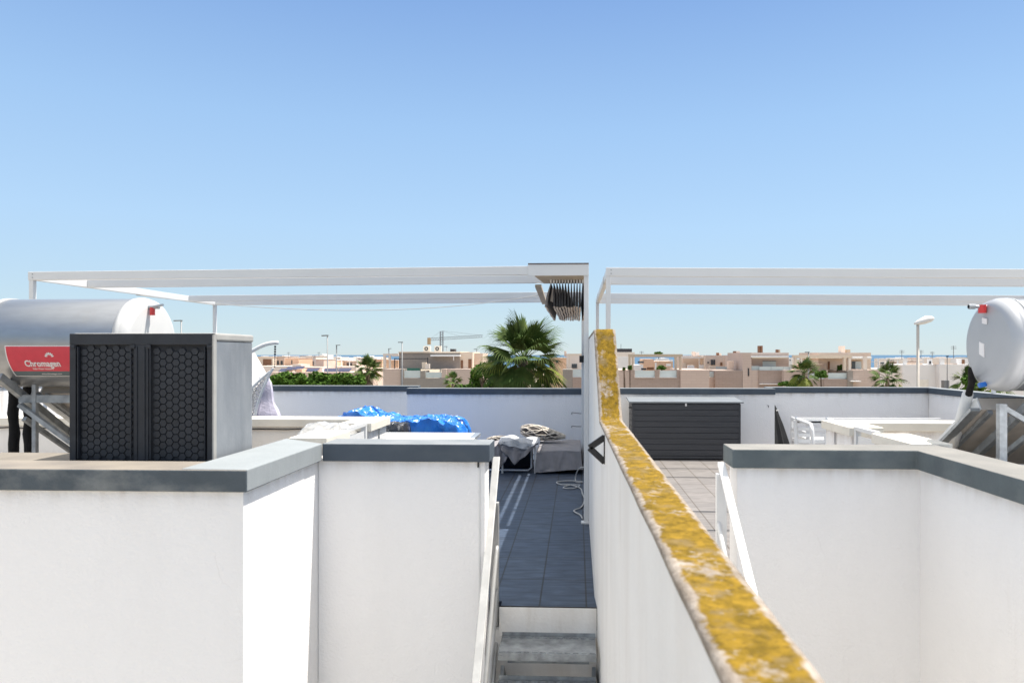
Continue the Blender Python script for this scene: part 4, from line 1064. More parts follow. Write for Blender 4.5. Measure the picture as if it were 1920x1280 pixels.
# ------------------------------------------------------------------ hanging chair and parasol on the far left
YH = 8.6
hc = thing('hanging_chair', (at(480, 780, YH).x, YH, 0), 'white hanging net chair on a curved arm behind the air conditioner', 'hanging chair')
arc = [at(px, py, YH) for px, py in ((440, 760), (442, 700), (455, 672), (478, 655), (500, 645), (521, 642))]
arc.insert(0, Vector((arc[0].x, YH, .01)))
sp = []
for i in range(len(arc) - 1):
    p0, p1, p2, p3 = arc[max(i-1,0)], arc[i], arc[i+1], arc[min(i+2, len(arc)-1)]
    for k in range(6):
        t = k/6; sp.append(.5 * ((2*p1) + (p2 - p0)*t + (2*p0 - 5*p1 + 4*p2 - p3)*t*t + (3*p1 - p0 - 3*p2 + p3)*t*t*t))
sp.append(arc[-1])
MB().tube(sp, .024, 10).build('arm', WMET, hc, smooth=True)
c0, c1 = at(516, 648, YH), at(515, 690, YH)
m = MB()
for i in range(9):
    u0, u1 = i / 9, (i + .8) / 9; m.tube([c0.lerp(c1, u0), c0.lerp(c1, u1)], .012 if i < 4 else .006, 6)
m.build('chain', DARKM, hc)
# crescent shaped net seat: lattice of cords
m = MB(); n, k = 26, 7; G = {}
for i in range(n + 1):
    u = i / n; px = 512 + (478 - 512) * math.sin(u * math.pi / 2) ** .9; py = 690 + (778 - 690) * u
    for j in range(k + 1):
        v = j / k; w_ = 34 * math.sin(math.pi * min(1, u * .75 + .06))
        G[i, j] = at(px - w_ * v * .75 + 4*math.sin(u*3), py + 6 * v * (1 - u), YH + .35 * math.sin(math.pi * v))
for i in range(n):
    for j in range(k):
        if (i + j) % 2: m.tube([G[i,j], G[i+1,j+1]], .008, 4, False)
        else: m.tube([G[i,j+1], G[i+1,j]], .008, 4, False)
for j in (0, k): m.tube([G[i,j] for i in range(n+1)], .016, 6)
m.build('net_seat', WCLOTH, hc)
pl = at(486, 740, YH + .3)
m = MB(); n, k = 18, 14
for i in range(n + 1):
    u = i / n; hw = (.06 + .12 * u) * (1 + .12*math.sin(u*9)); cz_ = at(490, 708, YH + .3).z * (1 - u) + at(490, 790, YH + .3).z * u
    for j in range(k):
        a = 2 * math.pi * j / k; rr = 1 + .12 * math.sin(j * 2.6) 
        m.v.append(Vector((pl.x + .02 * u + hw * rr * math.cos(a), YH + .45 + hw * .6 * rr * math.sin(a), cz_ + .02 * noise.noise(Vector((j, u * 6, 3))))))
for i in range(n):
    for j in range(k): j2 = (j+1) % k; m.f.append([i*k+j, i*k+j2, (i+1)*k+j2, (i+1)*k+j])
m.f.append([j for j in range(k)]); m.f.append([n*k + j for j in range(k)][::-1])
tag(m.build('fringed_throw', PURP), 'lilac fringed throw bunched behind the white hanging net chair', 'blanket')
# white tilted parasol
wp = thing('white_parasol', (at(462, 800, 10.2).x, 10.2, 0), 'white half closed parasol behind the hanging chair', 'parasol')
ap = at(470, 648, 10.2); m = MB(); k = 16
m.v.append(ap)
for j in range(k):
    a = 2*math.pi*j/k; bp_ = at(470, 716 + (6 if j % 2 else 0), 10.2); m.v.append(Vector((bp_.x + .30 * math.cos(a), 10.2 + .30 * math.sin(a), bp_.z)))
for j in range(k): m.f.append([0, 1 + j, 1 + (j + 1) % k])
m.f.append([1 + j for j in range(k)][::-1])
m.build('canopy', WCLOTH, wp)
MB().tube([(ap.x, 10.2, 0), (ap.x, 10.2, ap.z + .05)], .02, 8).build('pole', WMET, wp)

# ================================================================== BACKGROUND
def bx(m, x0, y0, x1, y1, Y, dep=.3):
    """box whose front face fills the given picture rectangle at distance Y"""
    a = at(x0, y0, Y); b = at(x1, y1, Y)
    zlo = b.z if y1 < 900 else GZ - 2
    return m.box(min(a.x, b.x), max(a.x, b.x), Y, Y + dep, zlo, a.z)
def part(par, name, rects, mt, Y, dep=.3, label=None):
    m = MB()
    for r in rects: bx(m, *r, Y, dep)
    o = m.build(name, mt, par)
    if label: o['label'] = label
    return o
def house(name, px, Y, label, parts, cat='house', group=None):
    t = thing(name, (at(px, 700, Y).x, Y, GZ), label, cat, group)
    for p in parts:
        nm, rect, mt, dy, dep = p
        part(t, nm, [rect], mt, Y + dy, dep)
    return t
# --- taupe house with the two fan units
house('apartment_house', 800, 100, 'taupe clad house with flat roof and two fan units left of the big palm', [
    ('wall', (748, 661, 862, 692), TAUPE, 3.0, 9), ('roof_edge', (747, 659, 863, 661.2), PEACH[3], 2.8, 9.4),
    ('wall', (720, 691.5, 751, 999), ROSY, 0.02, 11), ('wall', (751, 691.5, 757, 999), TAUPE, -.3, 11), ('wall', (757, 708.5, 837, 999), TAUPE, -.32, 11), ('wall', (788, 695, 797, 708.4), TAUPE, -.34, 3), ('wall', (828, 691.5, 837, 708.4), ROSY, -.34, 4),
    ('wall', (837.2, 691.5, 893, 999), ROSY, 0, 11),
    ('wall', (862.3, 660, 886, 691.3), PEACH[3], 3.2, 8), ('door', (864, 675, 868, 690.5), WOODM, 3.1, .1), ('door', (878, 673, 884, 690.5), WOODM, 3.1, .1),
    ('wall', (886.3, 662, 905, 691.3), PEACH[0], 5, 6),
    ('balcony_glass', (758, 694.5, 788, 708), FROST, -.2, .1), ('balcony_glass', (798, 697.5, 828, 707.8), FROST, -.2, .1),
    ('awning', (807, 665, 862, 668), WHITE, 1.8, 1.1), ('awning_bracket', (850, 668, 851, 675.5), WHITE, 1.9, .1),
    ('screen', (763, 690, 787, 694.3), GREENCL, .6, .1),
    ('parapet', (791, 679, 799, 691), PEACH[3], 1.0, .5), ('parapet', (797, 682, 805, 691), PEACH[4], .8, .5),
    ('chimney', (844, 654, 852.5, 659), DARKM, 5, 1.5)])
t = thing('roof_pergola', (at(775, 690, 101).x, 101.2, at(775,690,101).z), 'black roof terrace pergola in front of the taupe house', 'pergola')
part(t, 'beam', [(739, 671.5, 803, 673)], DARKM, 101, .2); part(t, 'post', [(739, 673, 740.3, 691)], DARKM, 101.05, .15); part(t, 'post', [(748.6, 673, 750, 691)], DARKM, 101.05, .15)
part(t, 'post', [(801.2, 670, 802.6, 680)], DARKM, 101.05, .15)
def fan(px, label):
    Y = 106; a = at(px, 648.5, Y); b = at(px + 13, 659, Y)
    t = thing('air_conditioner', ((a.x + b.x)/2, Y, b.z), label, 'air conditioner', 'fan units on the taupe house roof')
    MB().box(a.x, b.x, Y, Y + .4, b.z, a.z).build('casing', CREAM_CAP, t)
    c = at(px + 5.2, 653.6, Y); m = MB(); n = 20
    for r0, r1, mt_, nm in ((.0, .30, GLASS, 'fan_grille'), (.0, .10, CREAM_CAP, 'hub')):
        q = MB(); q.v = [Vector((c.x + r1*math.cos(2*math.pi*k/n), Y - (.02 if nm == 'fan_grille' else .04), c.z + r1*math.sin(2*math.pi*k/n))) for k in range(n)] + [Vector((c.x + r1*math.cos(2*math.pi*k/n), Y+.01, c.z + r1*math.sin(2*math.pi*k/n))) for k in range(n)]
        q.f = [list(range(n))] + [[k, (k+1)%n, n+(k+1)%n, n+k] for k in range(n)]; q.build(nm, mt_, t)
fan(794, 'left fan unit on the taupe house roof'); fan(814.5, 'right fan unit on the taupe house roof, beside the dark chimney')
tag(MB().box(at(735, 664, 112).x, at(748, 664, 112).x, 112, 113, at(720, 664.8, 112).z - .25, at(720, 662.5, 112).z).build('pergola_beam', PEACH[4]), 'pale beam end left of the taupe house', 'beam')
house('roof_frame', 728, 111, 'pale roof frame with two posts just left of the taupe house', [
    ('beam', (718, 662.8, 747, 666.5), PEACH[4], 0, .5), ('post', (718.5, 666.6, 723, 999), PEACH[4], 0.02, .4), ('post', (729, 666.6, 732, 999), PEACH[4], 0.02, .4),
    ('wall', (723, 675, 747, 999), PEACH[1], 2.5, 5), ('wall', (718, 690, 748, 999), PEACH[4], 2.0, .3)], 'frame')

# --- far left orange houses
def rooms(px0, px1, ytop, Y, wm, label, wins=(), perg=None, extra=(), dep=8, low=None):
    ps = [('wall', (px0, ytop, px1, 999), wm, 0, dep), ('roof_edge', (px0 - .4, ytop - 1.0, px1 + .4, ytop), PEACH[4], -.15, dep + .3)]
    for wq in wins: ps.append(('window', wq, GLASS if len(wq) == 4 else WOODM, -.06, .1) if True else None)
    if perg:
        a, b, yt, yb = perg
        ps.append(('roof_beam', (a, yt, b, yt + 1.2), BGWHITE, -3.0, .3))
        n = max(2, int((b - a) / 14))
        for i in range(n + 1):
            x = a + (b - a - 1) * i / n; ps.append(('roof_post', (x, yt + 1.2, x + 1, yb), BGWHITE, -3.0, .25))
    for e_ in extra: ps.append(e_)
    return house('terraced_house', (px0+px1)/2, Y, label, ps)
rooms(480, 512, 669, 150, PEACH[3], 'sand house with slatted top storey behind the hanging chair arm', [(494, 674, 508, 686)], extra=[('shutter', (493, 673, 509, 687), WOODM, -.08, .05), ('terrace_wall', (478, 686, 545, 999), PEACH[4], -7, 6)])
rooms(513, 533, 668.5, 152, PEACH[0], 'peach house second from the hanging chair', [(519, 676, 523, 684), (526, 676, 530, 684)])
rooms(534, 560, 671, 150, PEACH[1], 'orange house with pale cornice above the dark roof panels', [(546, 675, 548, 682)], extra=[('terrace_wall', (547, 683, 564, 999), PEACH[4], -6, 5)])
rooms(562, 592, 668, 165, PEACH[4], 'pale house with white glazed roof terrace left of the tall lamp', [(570, 677, 588, 685)], (565, 592, 673, 686))
rooms(592, 607, 674, 140, PEACH[2], 'pink house end wall immediately left of the tall lamp', [], extra=[('terrace_wall', (562, 688, 606, 999), PEACH[2], -8, 6)])
rooms(608, 630, 676, 150, PEACH[1], 'orange house behind white frames right of the tall lamp', [(613, 679, 618, 687)], (604, 640, 673, 688))
rooms(632, 668, 677, 155, PEACH[0], 'peach house with white roof frames behind the small palm', [(638, 680, 645, 686), (650, 680, 660, 686)], (640, 670, 673, 688), extra=[('terrace_wall', (612, 687, 668, 999), PEACH[4], -8, 6)])
rooms(670, 690, 672, 170, PEACH[4], 'pale house above the small palm crown', [(674, 676, 679, 682)])
rooms(691, 716, 674, 165, PEACH[1], 'orange house between the small palm and the pale roof frame', [(697, 679, 701, 686), (706, 679, 711, 686)], extra=[('terrace_wall', (686, 690, 720, 999), PEACH[2], -8, 6)])
lowh = house('terraced_house', 600, 126, 'long low pink house carrying the dark solar panels behind the hedge', [('wall', (505, 697.5, 700, 999), PEACH[2], 0, 8), ('gable', (556, 692, 566, 697.4), PEACH[1], .3, 5), ('chimney', (600, 690, 604, 697.4), PEACH[4], 1, 1)])
for (a, b, y) in ((521, 540, 694), (534, 547, 690.5), (549, 566, 689.5), (570, 594, 693), (604, 630, 693.5), (632, 655, 693)):
    Y = 128; p0 = at(a, y + 3.5, Y); p1 = at(b, y + 3.5, Y)
    MB().hexa([(p0.x, Y, p0.z), (p1.x, Y, p1.z), (p1.x, Y + 1.5, p0.z + .55), (p0.x, Y + 1.5, p0.z + .55), (p0.x, Y, p0.z + .08), (p1.x, Y, p1.z + .08), (p1.x, Y + 1.5, p0.z + .63), (p0.x, Y + 1.5, p0.z + .63)]).build('solar_panel', PVM, lowh)
    MB().box(p0.x + .2, p1.x - .2, Y + .3, Y + 1.3, p0.z - 2, p0.z+.02).build('panel_base', PEACH[0], lowh)

# --- right side
house('apartment_house', 1230, 88, 'brown clad house with big beige roof pergola right of the lichen capped wall', [
    ('wall', (1150, 693.5, 1182, 999), ROSY, 0, 10), ('wall', (1182.2, 707.2, 1276, 999), BRICKY, -.3, 10), ('wall', (1182.2, 693.5, 1190, 707), BRICKY, -.3, .4),
    ('wall', (1228, 693.5, 1236.5, 707), BRICKY, -.3, .4), ('wall', (1269, 693.5, 1276, 707), BRICKY, -.3, .4), ('wall', (1276.2, 693.3, 1330, 999), ROSY, -.6, 10),
    ('roof_beam', (1178, 663.8, 1280, 668), BEIGET, 1, .4), ('roof_beam', (1180, 667.2, 1272, 669.3), BEIGET, 4, .4),
    ('roof_post', (1178.5, 668, 1182.3, 693.4), BEIGET, 1.02, .35), ('roof_post', (1185, 669, 1188, 693.4), BEIGET, 4.02, .35), ('roof_post', (1265, 668, 1269, 693.4), BEIGET, 1.02, .35), ('roof_post', (1274, 668, 1278, 693.4), BEIGET, 1.02, .35),
    ('balcony_glass', (1190.5, 694.5, 1227.5, 707), FROST, -.1, .1), ('balcony_glass', (1237, 694.5, 1268.5, 707), FROST, -.1, .1), ('sill', (1190, 707, 1228, 708), BGWHITE, -.45, .14), ('sill', (1236.5, 707, 1269, 708), BGWHITE, -.45, .14)])
house('terraced_house', 1222, 120, 'orange party wall and white rooms seen under the beige roof pergola', [
    ('wall', (1205, 673, 1226, 999), PEACH[1], 0, 6), ('wall', (1226, 677, 1262, 999), PEACH[0], .5, 6), ('wall', (1188, 684, 1206, 999), BGWHITE, -1, 6), ('window', (1196, 677, 1207, 680.5), GLASS, -.5, .3), ('awning', (1232, 674, 1262, 676), WHITE, -.6, 1), ('door', (1228, 680, 1231, 693), WHITE, -1, .2), ('sofa', (1214, 688, 1226, 693.5), WOODM, -6, 1), ('chair', (1203, 690, 1212, 693.5), DARKM, -6, 1), ('parasol_top', (1250, 682, 1258, 686), WHITE, -4, .5)])
house('round_tower', 1172, 300, 'white tower with dark glass top behind the lichen capped wall', [
    ('drum', (1152, 660, 1190, 999), PEACH[4], 0, 12), ('glass_storey', (1155, 653.5, 1185, 659.8), DARKM, 1, 9), ('lookout', (1152, 668.5, 1179, 999), BGWHITE, -20, 6), ('aerial', (1164, 645, 1164.6, 653.4), DARKM, 4, .3)], 'tower')
house('terraced_house', 1300, 108, 'beige house between the beige pergola and the brown clad wall', [
    ('wall', (1280, 667, 1322, 999), PEACH[0], 3, 7), ('roof_edge', (1278, 669.5, 1322, 671), BGWHITE, .5, 2), ('door', (1281, 680, 1286, 692), PEACH[4], 2.8, .1), ('roof_post', (1310.5, 671, 1311.5, 690), BGWHITE, .5, .2),
    ('chimney', (1299, 659, 1303.5, 666.8), PEACH[4], 5, 1.2), ('chimney', (1304, 660, 1311, 666.8), BGWHITE, 5.2, 1.2), ('sofa', (1290, 685, 1302, 693), BGWHITE, -2, 1), ('terrace_wall', (1311, 684, 1322, 999), BGWHITE, .2, .3)])
house('terraced_house', 1340, 104, 'beige house with small dark windows right of centre', [
    ('wall', (1322.3, 666, 1376, 999), PEACH[0], 3, 7), ('window', (1327, 678, 1329, 681), DARKM, 2.8, .3), ('window', (1333, 674, 1337, 684), GLASS, 2.8, .3), ('window', (1338, 674, 1341, 684), GLASS, 2.8, .3), ('window', (1351, 679, 1354.5, 685), WOODM, 2.8, .3),
    ('chimney', (1345, 661, 1348, 667), WOODM, 5, 1), ('chimney', (1348.5, 662, 1352.5, 667), PEACH[4], 5.1, 1), ('balcony_glass', (1342, 687, 1366.5, 694), FROST, -2, .1), ('terrace_wall', (1330, 686, 1341, 999), PEACH[3], -1.9, .4)])
house('apartment_house', 1366, 92, 'low reddish brown clad wall house with glass balcony slot', [
    ('wall', (1341, 694.5, 1391.5, 999), BRICKY, -.5, 8), ('wall', (1330.4, 707, 1340.8, 999), ROSY, .4, 8), ('balcony_glass', (1330.5, 696.5, 1340, 706.5), FROST, .5, .1), ('terrace_wall', (1366, 677, 1376, 694.3), PEACH[0], 2, 1)])
house('apartment_house', 1385, 100, 'narrow beige house behind the pink tower corner with two chimneys', [
    ('wall', (1376.2, 667.5, 1392, 999), PEACH[2], 0, 6), ('awning', (1375, 670.5, 1392, 673), PEACH[4], -1, 1), ('window', (1384.5, 680.5, 1392, 687), GLASS, -.1, .2), ('chimney', (1377, 658, 1380, 667.4), WOODM, 2, 1), ('chimney', (1380.3, 658, 1387.5, 667.4), PEACH[4], 2.1, 1), ('balcony_glass', (1384, 690, 1392, 693.5), FROST, -2, .1)])
house('apartment_house', 1436, 92, 'rosy flat roofed house with long white awning and twin tall chimneys', [
    ('wall', (1392.2, 661, 1409, 999), ROSY, -.5, 9), ('wall', (1409, 661, 1479, 693.5), ROSY, 1.2, 8), ('wall', (1409.1, 693.6, 1423, 999), ROSY, -.48, 9), ('wall', (1423.2, 694, 1490, 999), BRICKY, -.7, 9),
    ('awning', (1408, 667, 1479, 669.8), WHITE, -.6, 1.5), ('awning', (1410, 669.8, 1477, 671.5), CREAM_CAP, -.3, .6), ('window', (1430, 677, 1455, 687), FROST, 1.1, .1), ('window_frame', (1429.3, 676.3, 1455.7, 677), DARKM, 1.05, .1),
    ('balcony_glass', (1409, 686, 1423.5, 693.5), FROST, -.2, .1), ('balcony_glass', (1424, 687, 1445.5, 694), FROST, -.6, .1), ('balcony_glass', (1446, 687, 1468.5, 694), FROST, -.6, .1), ('balcony_glass', (1469, 687, 1482, 694), FROST, -.6, .1),
    ('slit_window', (1402.3, 690, 1404.8, 705), DARKM, -.56, .1), ('chimney', (1423, 648, 1425.3, 660.8), WOODM, 4, .8), ('chimney', (1426.2, 648, 1430.2, 660.8), WOODM, 4, .8), ('chimney', (1457, 655, 1459.5, 660.8), WOODM, 4, .8), ('chimney', (1460, 655, 1463, 660.8), BEIGET, 4, .8), ('ledge', (1425, 719.5, 1470, 720.5), BGWHITE, -1.2, .5)])
house('apartment_house', 1560, 90, 'beige house with deep roof pergola and sliding glass door behind the right palms', [
    ('wall', (1534, 661, 1633, 672), PEACH[0], 4, 8), ('wall', (1534, 672, 1633, 694), PEACH[3], 5, 7), ('roof_beam', (1487, 665.5, 1598, 670), PEACH[3], -1, .5), ('roof_beam', (1494, 670, 1596, 671.5), CREAM_CAP, 0, 3),
    ('roof_post', (1490, 670, 1494, 693), PEACH[3], -.98, .45), ('roof_post', (1501, 671, 1504.5, 693), PEACH[4], -.9, .4), ('roof_post', (1582, 670, 1586.5, 694), PEACH[3], -.98, .45), ('roof_post', (1591, 668, 1596, 694), PEACH[4], -.9, .4), ('roof_post', (1620, 668, 1626, 693.5), PEACH[4], -.9, .4),
    ('sliding_door', (1597.5, 677.5, 1604, 693), GLASS, 4.8, .1), ('sliding_door', (1604, 677.5, 1615, 693), FROST, 4.75, .1), ('awning', (1598, 668, 1635, 670.5), WHITE, 1, 2), ('awning', (1599, 671, 1634, 673), CREAM_CAP, .8, .5),
    ('wall', (1505, 683, 1546, 999), PEACH[0], 2.2, 4), ('slit_window', (1553, 677.5, 1556, 692), WOODM, 4.8, .3), ('chimney', (1577, 648.5, 1584.5, 660.8), PEACH[4], 7, 1), ('chimney', (1588, 655, 1594.5, 660.8), BEIGET, 7, 1),
    ('wall', (1545, 710.5, 1589, 999), BRICKY, -1.2, 8), ('wall', (1589.2, 695, 1599.5, 999), TAUPE, -1.3, 8), ('wall', (1518, 710.5, 1544.8, 999), BRICKY, -1.1, 8), ('wall', (1546.5, 694, 1552, 710.3), ROSY, -1.15, .5),
    ('balcony_glass', (1520, 700, 1546, 710), FROST, -1, .1), ('balcony_glass', (1552.5, 699, 1589, 710), FROST, -1, .1), ('wall', (1599.7, 693.3, 1650, 999), ROSY, -.9, 8), ('canopy', (1597, 714, 1615, 715.5), BGWHITE, -2, 1), ('wall', (1470, 694, 1519.8, 999), ROSY, .3, 6)])
house('terraced_house', 1050, 105, 'beige roofed house seen between the big palm and the white post', [
    ('wall', (1062, 663, 1100, 999), PEACH[4], 4, 6), ('roof_beam', (1064, 663, 1094, 666.5), PEACH[3], 0, 1), ('roof_post', (1066, 666.5, 1068.5, 692), PEACH[3], 0, .4), ('window', (1072, 682, 1082, 690), GLASS, 3.9, .2), ('wall', (1055, 692.5, 1073.5, 999), TAUPE, -3, 5), ('wall', (1073.7, 707, 1110, 999), BRICKY, -3, 5), ('balcony_glass', (1074, 692.5, 1092, 706.8), FROST, -2.9, .1), ('chimney', (1058, 658, 1062, 668), PEACH[2], 6, 1)])
house('terraced_house', 1045, 170, 'low orange house half hidden by the right side of the big palm', [('wall', (1030, 671, 1062, 999), PEACH[1], 0, 6), ('roof_edge', (1029, 670, 1063, 671), PEACH[4], -.2, 6.3), ('window', (1042, 675, 1047, 680), GLASS, -.1, .2)])
house('terraced_house', 905, 140, 'peach house half hidden by the left side of the big palm', [('wall', (884, 668, 925, 999), PEACH[0], 0, 6), ('window', (889, 674, 893, 682), GLASS, -.1, .2)])
# white quarter on the right
def whouse(px0, px1, yt, Y, label, rects, wm=BGWHITE):
    ps = [('wall', (px0, yt, px1, 999), wm, 0, 7)]
    for nm, r, mt_, dy in rects: ps.append((nm, r, mt_, dy, .25))
    return house('white_house', (px0+px1)/2, Y, label, ps)
whouse(1634, 1700, 691, 105, 'white house with glazed roof frames left of the beige lamp', [('roof_beam', (1634, 677.5, 1646, 678.7), BGWHITE, 0), ('roof_beam', (1646, 673, 1696, 675), PEACH[4], 0), ('roof_post', (1646, 673, 1648, 691), BGWHITE, -.02), ('roof_post', (1664, 675, 1665.5, 691), BGWHITE, -.02), ('roof_post', (1683, 675, 1684.5, 691), BGWHITE, -.02), ('room', (1650, 677, 1663, 691), PEACH[4], 4), ('window', (1651, 679, 1658, 686), GLASS, 3.9), ('window', (1668, 680, 1681, 688), WOODM, 3.9), ('room', (1666, 677, 1683, 691), PEACH[0], 4.2)])
whouse(1692, 1761, 683.5, 95, 'plain white house wall crossed by the beige lamp post', [('garage_door', (1724, 711, 1741, 999), CREAM_CAP, -.08), ('roof_room', (1694, 672, 1700, 683.4), BGWHITE, .5), ('roof_beam', (1700, 674, 1730, 675.5), PEACH[4], 1), ('parapet', (1702, 680.5, 1730, 683.4), PEACH[0], .8), ('room', (1740, 673, 1748, 683.4), BGWHITE, 1), ('window', (1743, 677, 1746, 682), DARKM, .9)])
whouse(1761.4, 1830, 683, 94, 'white house wall with roof terrace beside the grey water tank', [('roof_room', (1763, 671, 1771, 682.9), BGWHITE, .5), ('roof_beam', (1771, 671, 1792, 672.2), PEACH[4], 1), ('roof_beam', (1793, 670, 1822, 671.5), BEIGET, .6), ('room', (1795, 671.6, 1822, 682.9), BGWHITE, 3), ('window', (1804, 674, 1809, 682.8), WOODM, 2.9), ('parapet', (1751, 680.8, 1762, 682.9), PEACH[0], .8), ('parapet', (1771, 681, 1795, 682.9), PEACH[0], .8)])
whouse(1830.5, 1990, 688, 96, 'white house wall behind the grey water tank', [('window', (1880, 700, 1900, 712), GLASS, -.1)])
whouse(1660, 1700, 672, 190, 'pinkish house with hipped roof against the sea on the right', [('window', (1670, 673.5, 1676, 676), GLASS, -.1)], PEACH[4])
tag(MB().box(at(1770, 713, 80).x, at(1780, 713, 80).x, 80, 80.6, GZ, at(1770, 713, 80).z).build('utility_cabinet', LAMPG), 'grey cabinet against the white wall below the thin mast', 'cabinet')
# skyline of small far houses, each a house of its own
random.seed(11)
place = ['far house on the skyline above the hanging chair arm', 'far house just right of the hanging chair arm', 'far skyline house over the slatted sand house', 'far house on the skyline left of the tall lamp', 'small white far house touching the tall lamp', 'far skyline house right of the tall lamp', 'far house on the skyline beside the second lamp', 'far skyline house above the small palm', 'far skyline house right of the small palm', 'far house under the short lamp by the taupe house']
for i, px in enumerate((488, 503, 528, 573, 602, 626, 640, 662, 688, 708)):
    yt = (669, 669.5, 668, 668, 665, 669.5, 671, 670, 668.5, 670.5)[i]; wd = (10, 12, 13, 9, 6, 12, 14, 15, 12, 9)[i]
    mt_ = (PEACH[4], BGWHITE, PEACH[0], PEACH[4], BGWHITE, PEACH[4], BGWHITE, PEACH[4], BGWHITE, PEACH[2])[i]
    house('skyline_house', px, 260 + 15 * (i % 4), ('pale ' if mt_ is not BGWHITE else 'white ') + place[i], [('wall', (px - wd/2, yt, px + wd, 999), mt_, 0, 10), ('roof_room', (px + 1, yt - 1.6, px + wd*.5, yt), BGWHITE, 2, 5), ('window', (px - wd/4, yt + 2, px, yt + 4), GLASS, -.2, .2)])
place = ['pale far house left of the tower with dark glass', 'white far house on the skyline over the beige pergola', 'pale far house on the skyline between two pairs of chimneys', 'white far house in the gap left of the deep pergola', 'pale far house in the gap behind the short right lamp', 'white far house on the skyline left of the beige lamp', 'pink far house touching the beige lamp', 'pale far house on the skyline right of the beige lamp', 'white far house beside the thin mast', 'pale far house next to the grey water tank']
for i, px in enumerate((1138, 1240, 1330, 1483, 1508, 1690, 1712, 1738, 1768, 1805)):
    yt = (668, 672, 668, 672, 673, 671, 672, 670.5, 670.5, 671)[i]; wd = (14, 14, 12, 10, 12, 12, 13, 12, 14, 14)[i]
    mt_ = (PEACH[4], BGWHITE)[i % 2] if i != 6 else PEACH[2]
    house('skyline_house', px, 240 + 15 * (i % 4), place[i], [('wall', (px - wd/2, yt, px + wd, 999), mt_, 0, 10), ('roof_room', (px, yt - 1.4, px + wd*.4, yt), mt_, 2, 5), ('window', (px - wd/4, yt + 2, px, yt + 4), GLASS, -.2, .2)])
# antennas
for i, (px, yt, yb, Y, lb_) in enumerate(((541, 660, 672, 140, 'thin roof aerial above the orange house left of the tall lamp'), (598, 660, 668, 150, 'thin aerial just left of the tall lamp'), (1203, 658, 664, 110, 'thin aerial over the beige roof pergola'), (1691, 656, 673, 110, 'forked aerial left of the beige lamp'), (1727, 656, 672, 112, 'forked aerial right of the beige lamp'), (1788, 648, 672, 95, 'tall aerial beside the grey water tank'), (1748, 659, 672, 120, 'small aerial right of the beige lamp'))):
    a, b = at(px, yt, Y), at(px, yb, Y)
    t = thing('tv_aerial', (a.x, Y, b.z), lb_, 'aerial')
    MB().box(a.x - .03, a.x + .03, Y, Y + .06, b.z, a.z).build('mast', LAMPG, t)
    m = MB()
    for k in range(2 if i < 3 else 3): m.box(a.x - .35, a.x + .35, Y - .02, Y + .02, a.z - .12 - k * .16, a.z - .08 - k*.16)
    m.build('rods', LAMPG, t)

# --- street lamps
def lamp(px, py, Y, label, hd, mt=LAMPG, r=.07, group='street lamps', big=False):
    a = at(px, py, Y)
    t = thing('street_lamp', (a.x, Y, GZ), label, 'street lamp', group)
    MB().tube([(a.x, Y, GZ), (a.x, Y, GZ + 3), (a.x, Y, a.z - .05)], [r * 1.25, r * 1.1, r], 10).build('pole', mt, t, smooth=True)
    L = hd; m = MB()
    if big:
        s_ = 1 if L > 0 else -1; pts = [(-.18, -.10, .02), (.05, -.02, .20), (.35, .10, .28), (.62, .15, .20), (.74, .17, .06)]
        prev = None
        for (dx, zc, wd) in pts:
            ring = []
            for k in range(12):
                q = 2*math.pi*k/12; ring.append(Vector((a.x + s_*(dx*.9), Y + wd*.8*math.cos(q), a.z + .0 + zc*.8 + (max(.04,wd*.62))*math.sin(q))))
            b = len(m.v); m.v += ring
            if prev is not None:
                for k in range(12): m.f.append([prev+k, prev+(k+1)%12, b+(k+1)%12, b+k])
            else: m.f.append([b+k for k in range(12)])
            prev = b
        m.f.append([prev+k for k in range(12)][::-1]); m.build('lamp_head', WFADED, t, smooth=True)
    else:
        x0, x1 = sorted((a.x - (.08 if L > 0 else -.08), a.x + L))
        m.hexa([(x0, Y-.12, a.z-.06), (x1, Y-.12, a.z-.06+.03), (x1, Y+.12, a.z-.06+.03), (x0, Y+.12, a.z-.06), (x0, Y-.12, a.z+.04), (x1, Y-.12, a.z+.06), (x1, Y+.12, a.z+.06), (x0, Y+.12, a.z+.04)])
        m.build('lamp_head', mt, t)
    return t
lamp(614, 629, 62, 'tallest of the grey street lamps behind the left parapet, head pointing left', -.5, WFADED and LAMPG, .05)
lamp(631, 647, 95, 'grey street lamp just right of the tallest one, head pointing right', .5)
lamp(729, 653.5, 120, 'smallest grey street lamp left of the taupe house, head pointing right', .45)
lamp(754, 641.5, 88, 'grey street lamp at the corner of the taupe house roof, head pointing left', -.5)
lamp(838, 649.5, 125, 'grey street lamp behind the fan units, head pointing left', -.5)
lamp(894, 654.5, 118, 'grey street lamp at the left edge of the big palm', -.5)
lamp(340, 601, 70, 'grey street lamp showing above the dark air conditioner', -.75)
lamp(1516, 660, 84, 'short grey street lamp in front of the deep roof pergola', -.4)
lamp(1776, 667.5, 78, 'thin dark mast lamp in front of the white walls', .1, DARKM, .035)
lamp(1721, 603, 31, 'large beige street lamp right of the palms', .7, LAMPB, .058, big=True)

